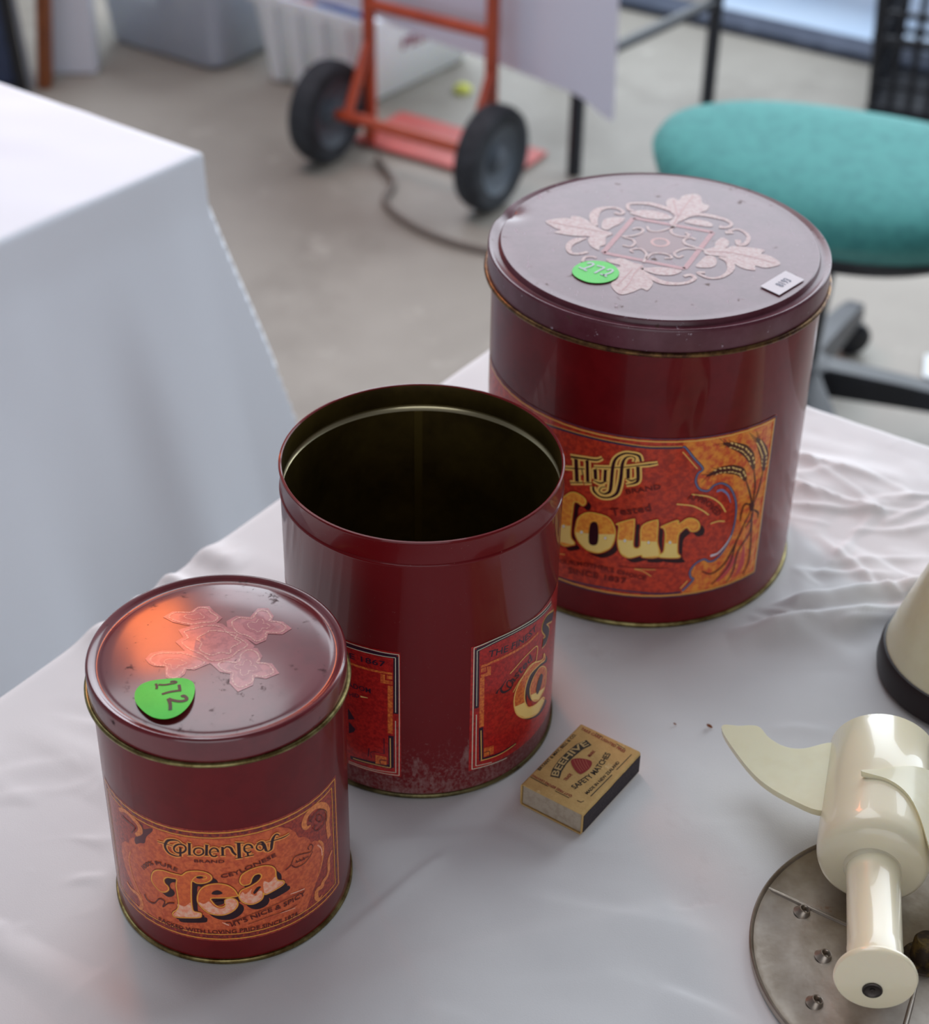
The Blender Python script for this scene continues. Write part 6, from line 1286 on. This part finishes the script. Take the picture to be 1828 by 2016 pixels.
# ------------------------------------------------------------------ storage bins under the back table
def bin_mesh(p, dx, dy, lx, ly, h, taper, wall=.003):
    """open tapered tub; p = bottom corner, dx, dy unit directions"""
    b = MB(); rings = []
    def ringpts(inset, z, rad=.03):
        pts = []
        x0, x1, y0, y1 = inset, lx - inset, inset, ly - inset
        for (cx_, cy_, s0) in ((x1 - rad, y1 - rad, 0), (x0 + rad, y1 - rad, 90), (x0 + rad, y0 + rad, 180), (x1 - rad, y0 + rad, 270)):
            for k in range(5):
                a = math.radians(s0 + 22.5 * k); q = Vector(p) + dx * (cx_ + rad * math.cos(a)) + dy * (cy_ + rad * math.sin(a)); pts.append((q.x, q.y, z))
        return pts
    prof = [(.01, .002), (0, .012), (-taper, h - .022), (-taper - .010, h - .020), (-taper - .012, h), (-taper + wall, h), (wall, .014), (.01, .008)]
    n = 20
    for ins, z in prof: b.v += ringpts(ins, z)
    for i in range(len(prof) - 1):
        for k in range(n): k2 = (k + 1) % n; b.f.append((i * n + k, i * n + k2, (i + 1) * n + k2, (i + 1) * n + k))
    b.f.append(tuple(range(n))[::-1]); b.f.append(tuple((len(prof) - 1) * n + k for k in range(n)))
    return b
m_gbin = mat('grey_translucent_plastic', (190, 197, 208), .4, (182, 189, 202), 6, sss=.3); m_wbin = mat('white_plastic', (240, 244, 248), .4, sss=.2)
gx = Vector((.83, -.56, 0)).normalized(); gy = Vector((.56, .83, 0)).normalized()
gp = Vector((-.765, 3.640, 0))
gb = thing('storage_bin', 'grey translucent storage bin with a pale paper label, under the back table', 'storage bin', (gp.x, gp.y, 0))
bin_mesh((0, 0, 0), gx, gy, .30, .20, .24, .020).obj('tub', m_gbin, gb, smooth=True)
def tilted(p, dx, w_, h_, z0, off_, m, name, parent, tilt):
    q = Vector(p); n_ = Vector((dx.y, -dx.x, 0)); a = q + n_ * off_ + Vector((0, 0, z0)); u_ = Vector((0, 0, h_)) + n_ * tilt
    vs = [a, a + dx * w_, a + dx * w_ + u_, a + u_]; vs += [v - n_ * .0015 for v in vs]
    return MB().add(vs, [(0, 1, 2, 3), (7, 6, 5, 4), (0, 4, 5, 1), (1, 5, 6, 2), (2, 6, 7, 3), (3, 7, 4, 0)]).obj(name, m, parent)
tilted(gx * .115, gx, .052, .085, .115, .0145, mat('pale_paper', (196, 206, 216), .8), 'paper_label', gb, .008)
wx = Vector((.895, -.447, 0)).normalized(); wy = Vector((.67, .74, 0)).normalized(); wy = Vector((.447, .895, 0)).normalized()
wx = Vector((.80, -.60, 0)); wy = Vector((.60, .80, 0)); wp = Vector((-.418, 3.462, 0))
wb = thing('storage_bin', 'white ribbed plastic fish bin with dark red lettering, behind the hand truck wheel', 'storage bin', (wp.x, wp.y, 0))
bin_mesh((0, 0, 0), wx, wy, .265, .34, .185, .020).obj('tub', m_wbin, wb, smooth=True)
for k in range(4):
    q = wx * (.03 + k * .062) - wy * .012; b = MB(); n_ = -wy
    a = q + Vector((0, 0, .006)); u_ = Vector((0, 0, .165)) + n_ * .020; vs = [a, a + wx * .026, a + wx * .030 + u_, a - wx * .004 + u_]; vs += [v - n_ * .016 for v in vs]
    b.add(vs, [(0, 1, 2, 3), (0, 4, 5, 1), (1, 5, 6, 2), (2, 6, 7, 3), (3, 7, 4, 0), (7, 6, 5, 4)]).obj('rib', m_wbin, wb, bevel=.003)
en = wx; E0 = wx * .265
def end_map(u, v, lift):
    q = E0 + wy * (u / 1000) + Vector((0, 0, v / 1000)) + en * (.0015 + .0222 * (v - 12) / 166 + lift); return (q.x, q.y, q.z)
art([('t', 26, [(95, 95), (165, 95), (235, 95)], 'PELLA')], end_map, .001).obj('lettering', mat('dull_red_print', (148, 70, 92), .7), wb)
# cord lying on the bin
c1 = cmr([(-.345 + .0, 3.40, .2035), (-.30, 3.345, .2055), (-.255, 3.31, .2055), (-.235, 3.30, .2055)], 5)
tag(MB().tube([(-.395, 3.428, .1925), (-.350, 3.394, .1925), (-.300, 3.356, .1925)], .0065, 10).obj('rod', mat('red_rod', (176, 60, 48), .5), smooth=True), 'red rod lying along the rim of the white fish bin', 'rod', 'coloured rods on the fish bin')
tag(MB().tube([(-.298, 3.3545, .1925), (-.250, 3.3185, .1925), (-.205, 3.285, .1925)], .0065, 10).obj('rod', mat('blue_rod', (38, 66, 138), .5), smooth=True), 'blue rod lying along the rim of the white fish bin', 'rod', 'coloured rods on the fish bin')

# ------------------------------------------------------------------ things leaning at the far left
def slab_box(px, py, w_, h_, th, rz, m, name, label, cat, lean=0):
    Mx = Matrix.Translation((px, py, 0)) @ Matrix.Rotation(rz, 4, 'Z') @ Matrix.Rotation(lean, 4, 'X')
    o = MB().box((0, 0, .002), (w_, th, h_), Mx).obj(name, m, bevel=.002); tag(o, label, cat); return o
slab_box(-.862, 3.452, .106, .62, .045, .02, mat('white_foam', (230, 235, 245), .6), 'foam_board', 'thick white board standing on end beside the grey bin', 'board')
b = MB().box((-.013, -.018, .001), (.013, .018, .75), Matrix.Translation((-.848, 3.392, 0)) @ Matrix.Rotation(.10, 4, 'Y')); tag(b.obj('wooden_post', mat('orange_wood', (150, 84, 40), .5, (120, 62, 28), 30, stretch=(8, 8, 1)), bevel=.003), 'orange brown wooden post leaning in the far left corner', 'post')
fr = thing('framed_panel', 'dark blue panel in a black frame leaning at the far left edge', 'frame', (-.870, 3.345, 0), .35)
Mf = Matrix.Rotation(-.06, 4, 'Y')
MB().box((-.022, 0, .002), (0, .03, .75), Mf).obj('frame_side', mat('black_frame', (24, 26, 32), .45), fr, bevel=.002)
MB().box((-.40, .0, .002), (-.022, .03, .024), Mf).obj('frame_bottom', MATS['black_frame'], fr, bevel=.002)
MB().box((-.40, .012, .024), (-.022, .022, .75), Mf).obj('panel', mat('navy_panel', (52, 66, 96), .4, (62, 78, 110), 6), fr)
MB().tube([(.006, .008, .012), (.004 - .045, .008, .75)], .005, 10).obj('chrome_strip', mat('chrome_strip', (150, 158, 176), .3, metal=.8), fr, smooth=True)

# ------------------------------------------------------------------ office chair
m_teal = mat('teal_fabric', (68, 146, 142), .9, (60, 134, 132), 60, bump=.2, bscale=1200, sheen=.1); m_blk = mat('black_plastic', (22, 26, 34), .42, (30, 34, 44), 20)
ch = thing('office_chair', 'teal upholstered swivel chair with a black five-star base', 'chair', (.472, 2.118, 0))
def seat_r(a):
    # rounded-square outline
    c, s = math.cos(a), math.sin(a); return 1 / ((abs(c / .240) ** 2.15 + abs(s / .172) ** 2.15) ** (1 / 2.15))
def seat_mesh(prof, rot):
    b = MB(); n = 96
    for k_, z_ in prof:
        for i in range(n):
            a = 2 * PI * i / n; R_ = seat_r(a) * k_
            px, py = R_ * math.cos(a), R_ * math.sin(a)
            zz_ = z_ + (.012 * (px / .22) ** 2 - .018 * max(0, -py / .22) ** 2) * (k_ if z_ > .41 else 0)
            c, s = math.cos(rot), math.sin(rot); b.v.append((px * c - py * s, px * s + py * c, zz_))
    for i in range(len(prof) - 1):
        for k in range(n): k2 = (k + 1) % n; b.f.append((i * n + k, i * n + k2, (i + 1) * n + k2, (i + 1) * n + k))
    return b
seat_mesh([(.84, .376), (.91, .388), (.97, .402), (1.01, .417), (1.02, .428), (.995, .439), (.93, .447), (.80, .452), (.6, .455), (.3, .456), (0.001, .456)], -.36).obj('seat', m_teal, ch, smooth=True)
seat_mesh([(.001, .338), (.50, .340), (.70, .346), (.80, .358), (.86, .372), (.84, .380), (.001, .380)], -.36).obj('seat_shell', m_blk, ch, smooth=True)
sc0 = Vector((-.009, .062, 0))
MB().tube([sc0 + Vector((0, 0, .09)), sc0 + Vector((0, -.05, .352))], .026, 20).obj('gas_lift', m_blk, ch, smooth=True)
MB().lathe([(0, .075), (.045, .075), (.050, .085), (.045, .115), (.03, .125), (0, .125)], 32, Matrix.Translation(sc0)).obj('hub', m_blk, ch, smooth=True)
for k in range(5):
    a = math.radians(-10 + 72 * k); d = Vector((math.cos(a), math.sin(a), 0)); n_ = Vector((-d.y, d.x, 0))
    b = MB(); sec = []
    for t_, hw, zt, zb in ((.02, .026, .118, .075), (.14, .022, .102, .066), (.24, .019, .086, .058), (.272, .016, .078, .056)):
        q = sc0 + d * t_; sec.append([q + n_ * hw + Vector((0, 0, zb)), q + n_ * hw * .8 + Vector((0, 0, zt)), q - n_ * hw * .8 + Vector((0, 0, zt)), q - n_ * hw + Vector((0, 0, zb))])
    for s_ in sec: b.v += [tuple(v) for v in s_]
    for i in range(3):
        for j in range(4): b.f.append((i * 4 + j, i * 4 + (j + 1) % 4, (i + 1) * 4 + (j + 1) % 4, (i + 1) * 4 + j))
    b.f += [(3, 2, 1, 0), (12, 13, 14, 15)]
    arm = b.obj('base_arm', m_blk, ch, bevel=.003)
    cq = sc0 + d * .262
    wv = Vector((math.cos(a + .7), math.sin(a + .7), 0)); fv = Vector((-wv.y, wv.x, 0))
    for s_ in (-1, 1):
        q = cq + wv * .014 * s_; Mw = Matrix(((fv.x, 0, wv.x, q.x), (fv.y, 0, wv.y, q.y), (0, 1, 0, .027), (0, 0, 0, 1)))
        MB().lathe([(0, -.009), (.022, -.009), (.026, -.006), (.027, 0), (.026, .006), (.022, .009), (0, .009)], 28, Mw).obj('caster_wheel', m_blk, arm, smooth=True)

# ------------------------------------------------------------------ black lattice crate
m_crate = mat('black_crate_plastic', (22, 24, 32), .5)
cr_ = thing('lattice_crate', 'black plastic lattice crate standing at the top right by the door sill', 'crate', (.781, 3.335, 0))
ux = Vector((.937, -.350, 0)).normalized(); uy = Vector((.350, .937, 0)).normalized(); CL, CW, CHt = .36, .30, .34
def bar(name, p, q, r_): MB().tube([p, q], r_, 6).obj(name, m_crate, cr_, smooth=True)
side_src = {}
for (o0, dv, ln, outv) in ((Vector((0, 0, 0)), ux, CL, -uy), (uy * CW, ux, CL, uy), (Vector((0, 0, 0)), uy, CW, -ux), (ux * CL, uy, CW, ux)):
    n = int(round(ln / .036))
    for k in range(n + 1):
        p = o0 + dv * ln * k / n; bar('upright_bar', p + Vector((0, 0, .008)), p + outv * .02 + Vector((0, 0, CHt)), .0062 if k % n else .008)
    for zh in (.010, .062, .150, .205, .27, CHt):
        p = o0 + outv * .02 * zh / CHt + Vector((0, 0, zh)); bar('level_bar', p, p + dv * ln, .010 if zh in (.010, .150) else .0065)
MB().add([Vector((0, 0, .004)), ux * CL + Vector((0, 0, .004)), ux * CL + uy * CW + Vector((0, 0, .004)), uy * CW + Vector((0, 0, .004)), Vector((0, 0, .010)), ux * CL + Vector((0, 0, .010)), ux * CL + uy * CW + Vector((0, 0, .010)), uy * CW + Vector((0, 0, .010))], [(3, 2, 1, 0), (4, 5, 6, 7), (0, 1, 5, 4), (1, 2, 6, 5), (2, 3, 7, 6), (3, 0, 4, 7)]).obj('crate_floor', m_crate, cr_)
# white card at the right edge
slab_box(.684, 2.322, .30, .006, .07, -.24, mat('white_card', (226, 234, 236), .6), 'card_sheet', 'white card sheet on the floor at the right edge by the chair base', 'card')
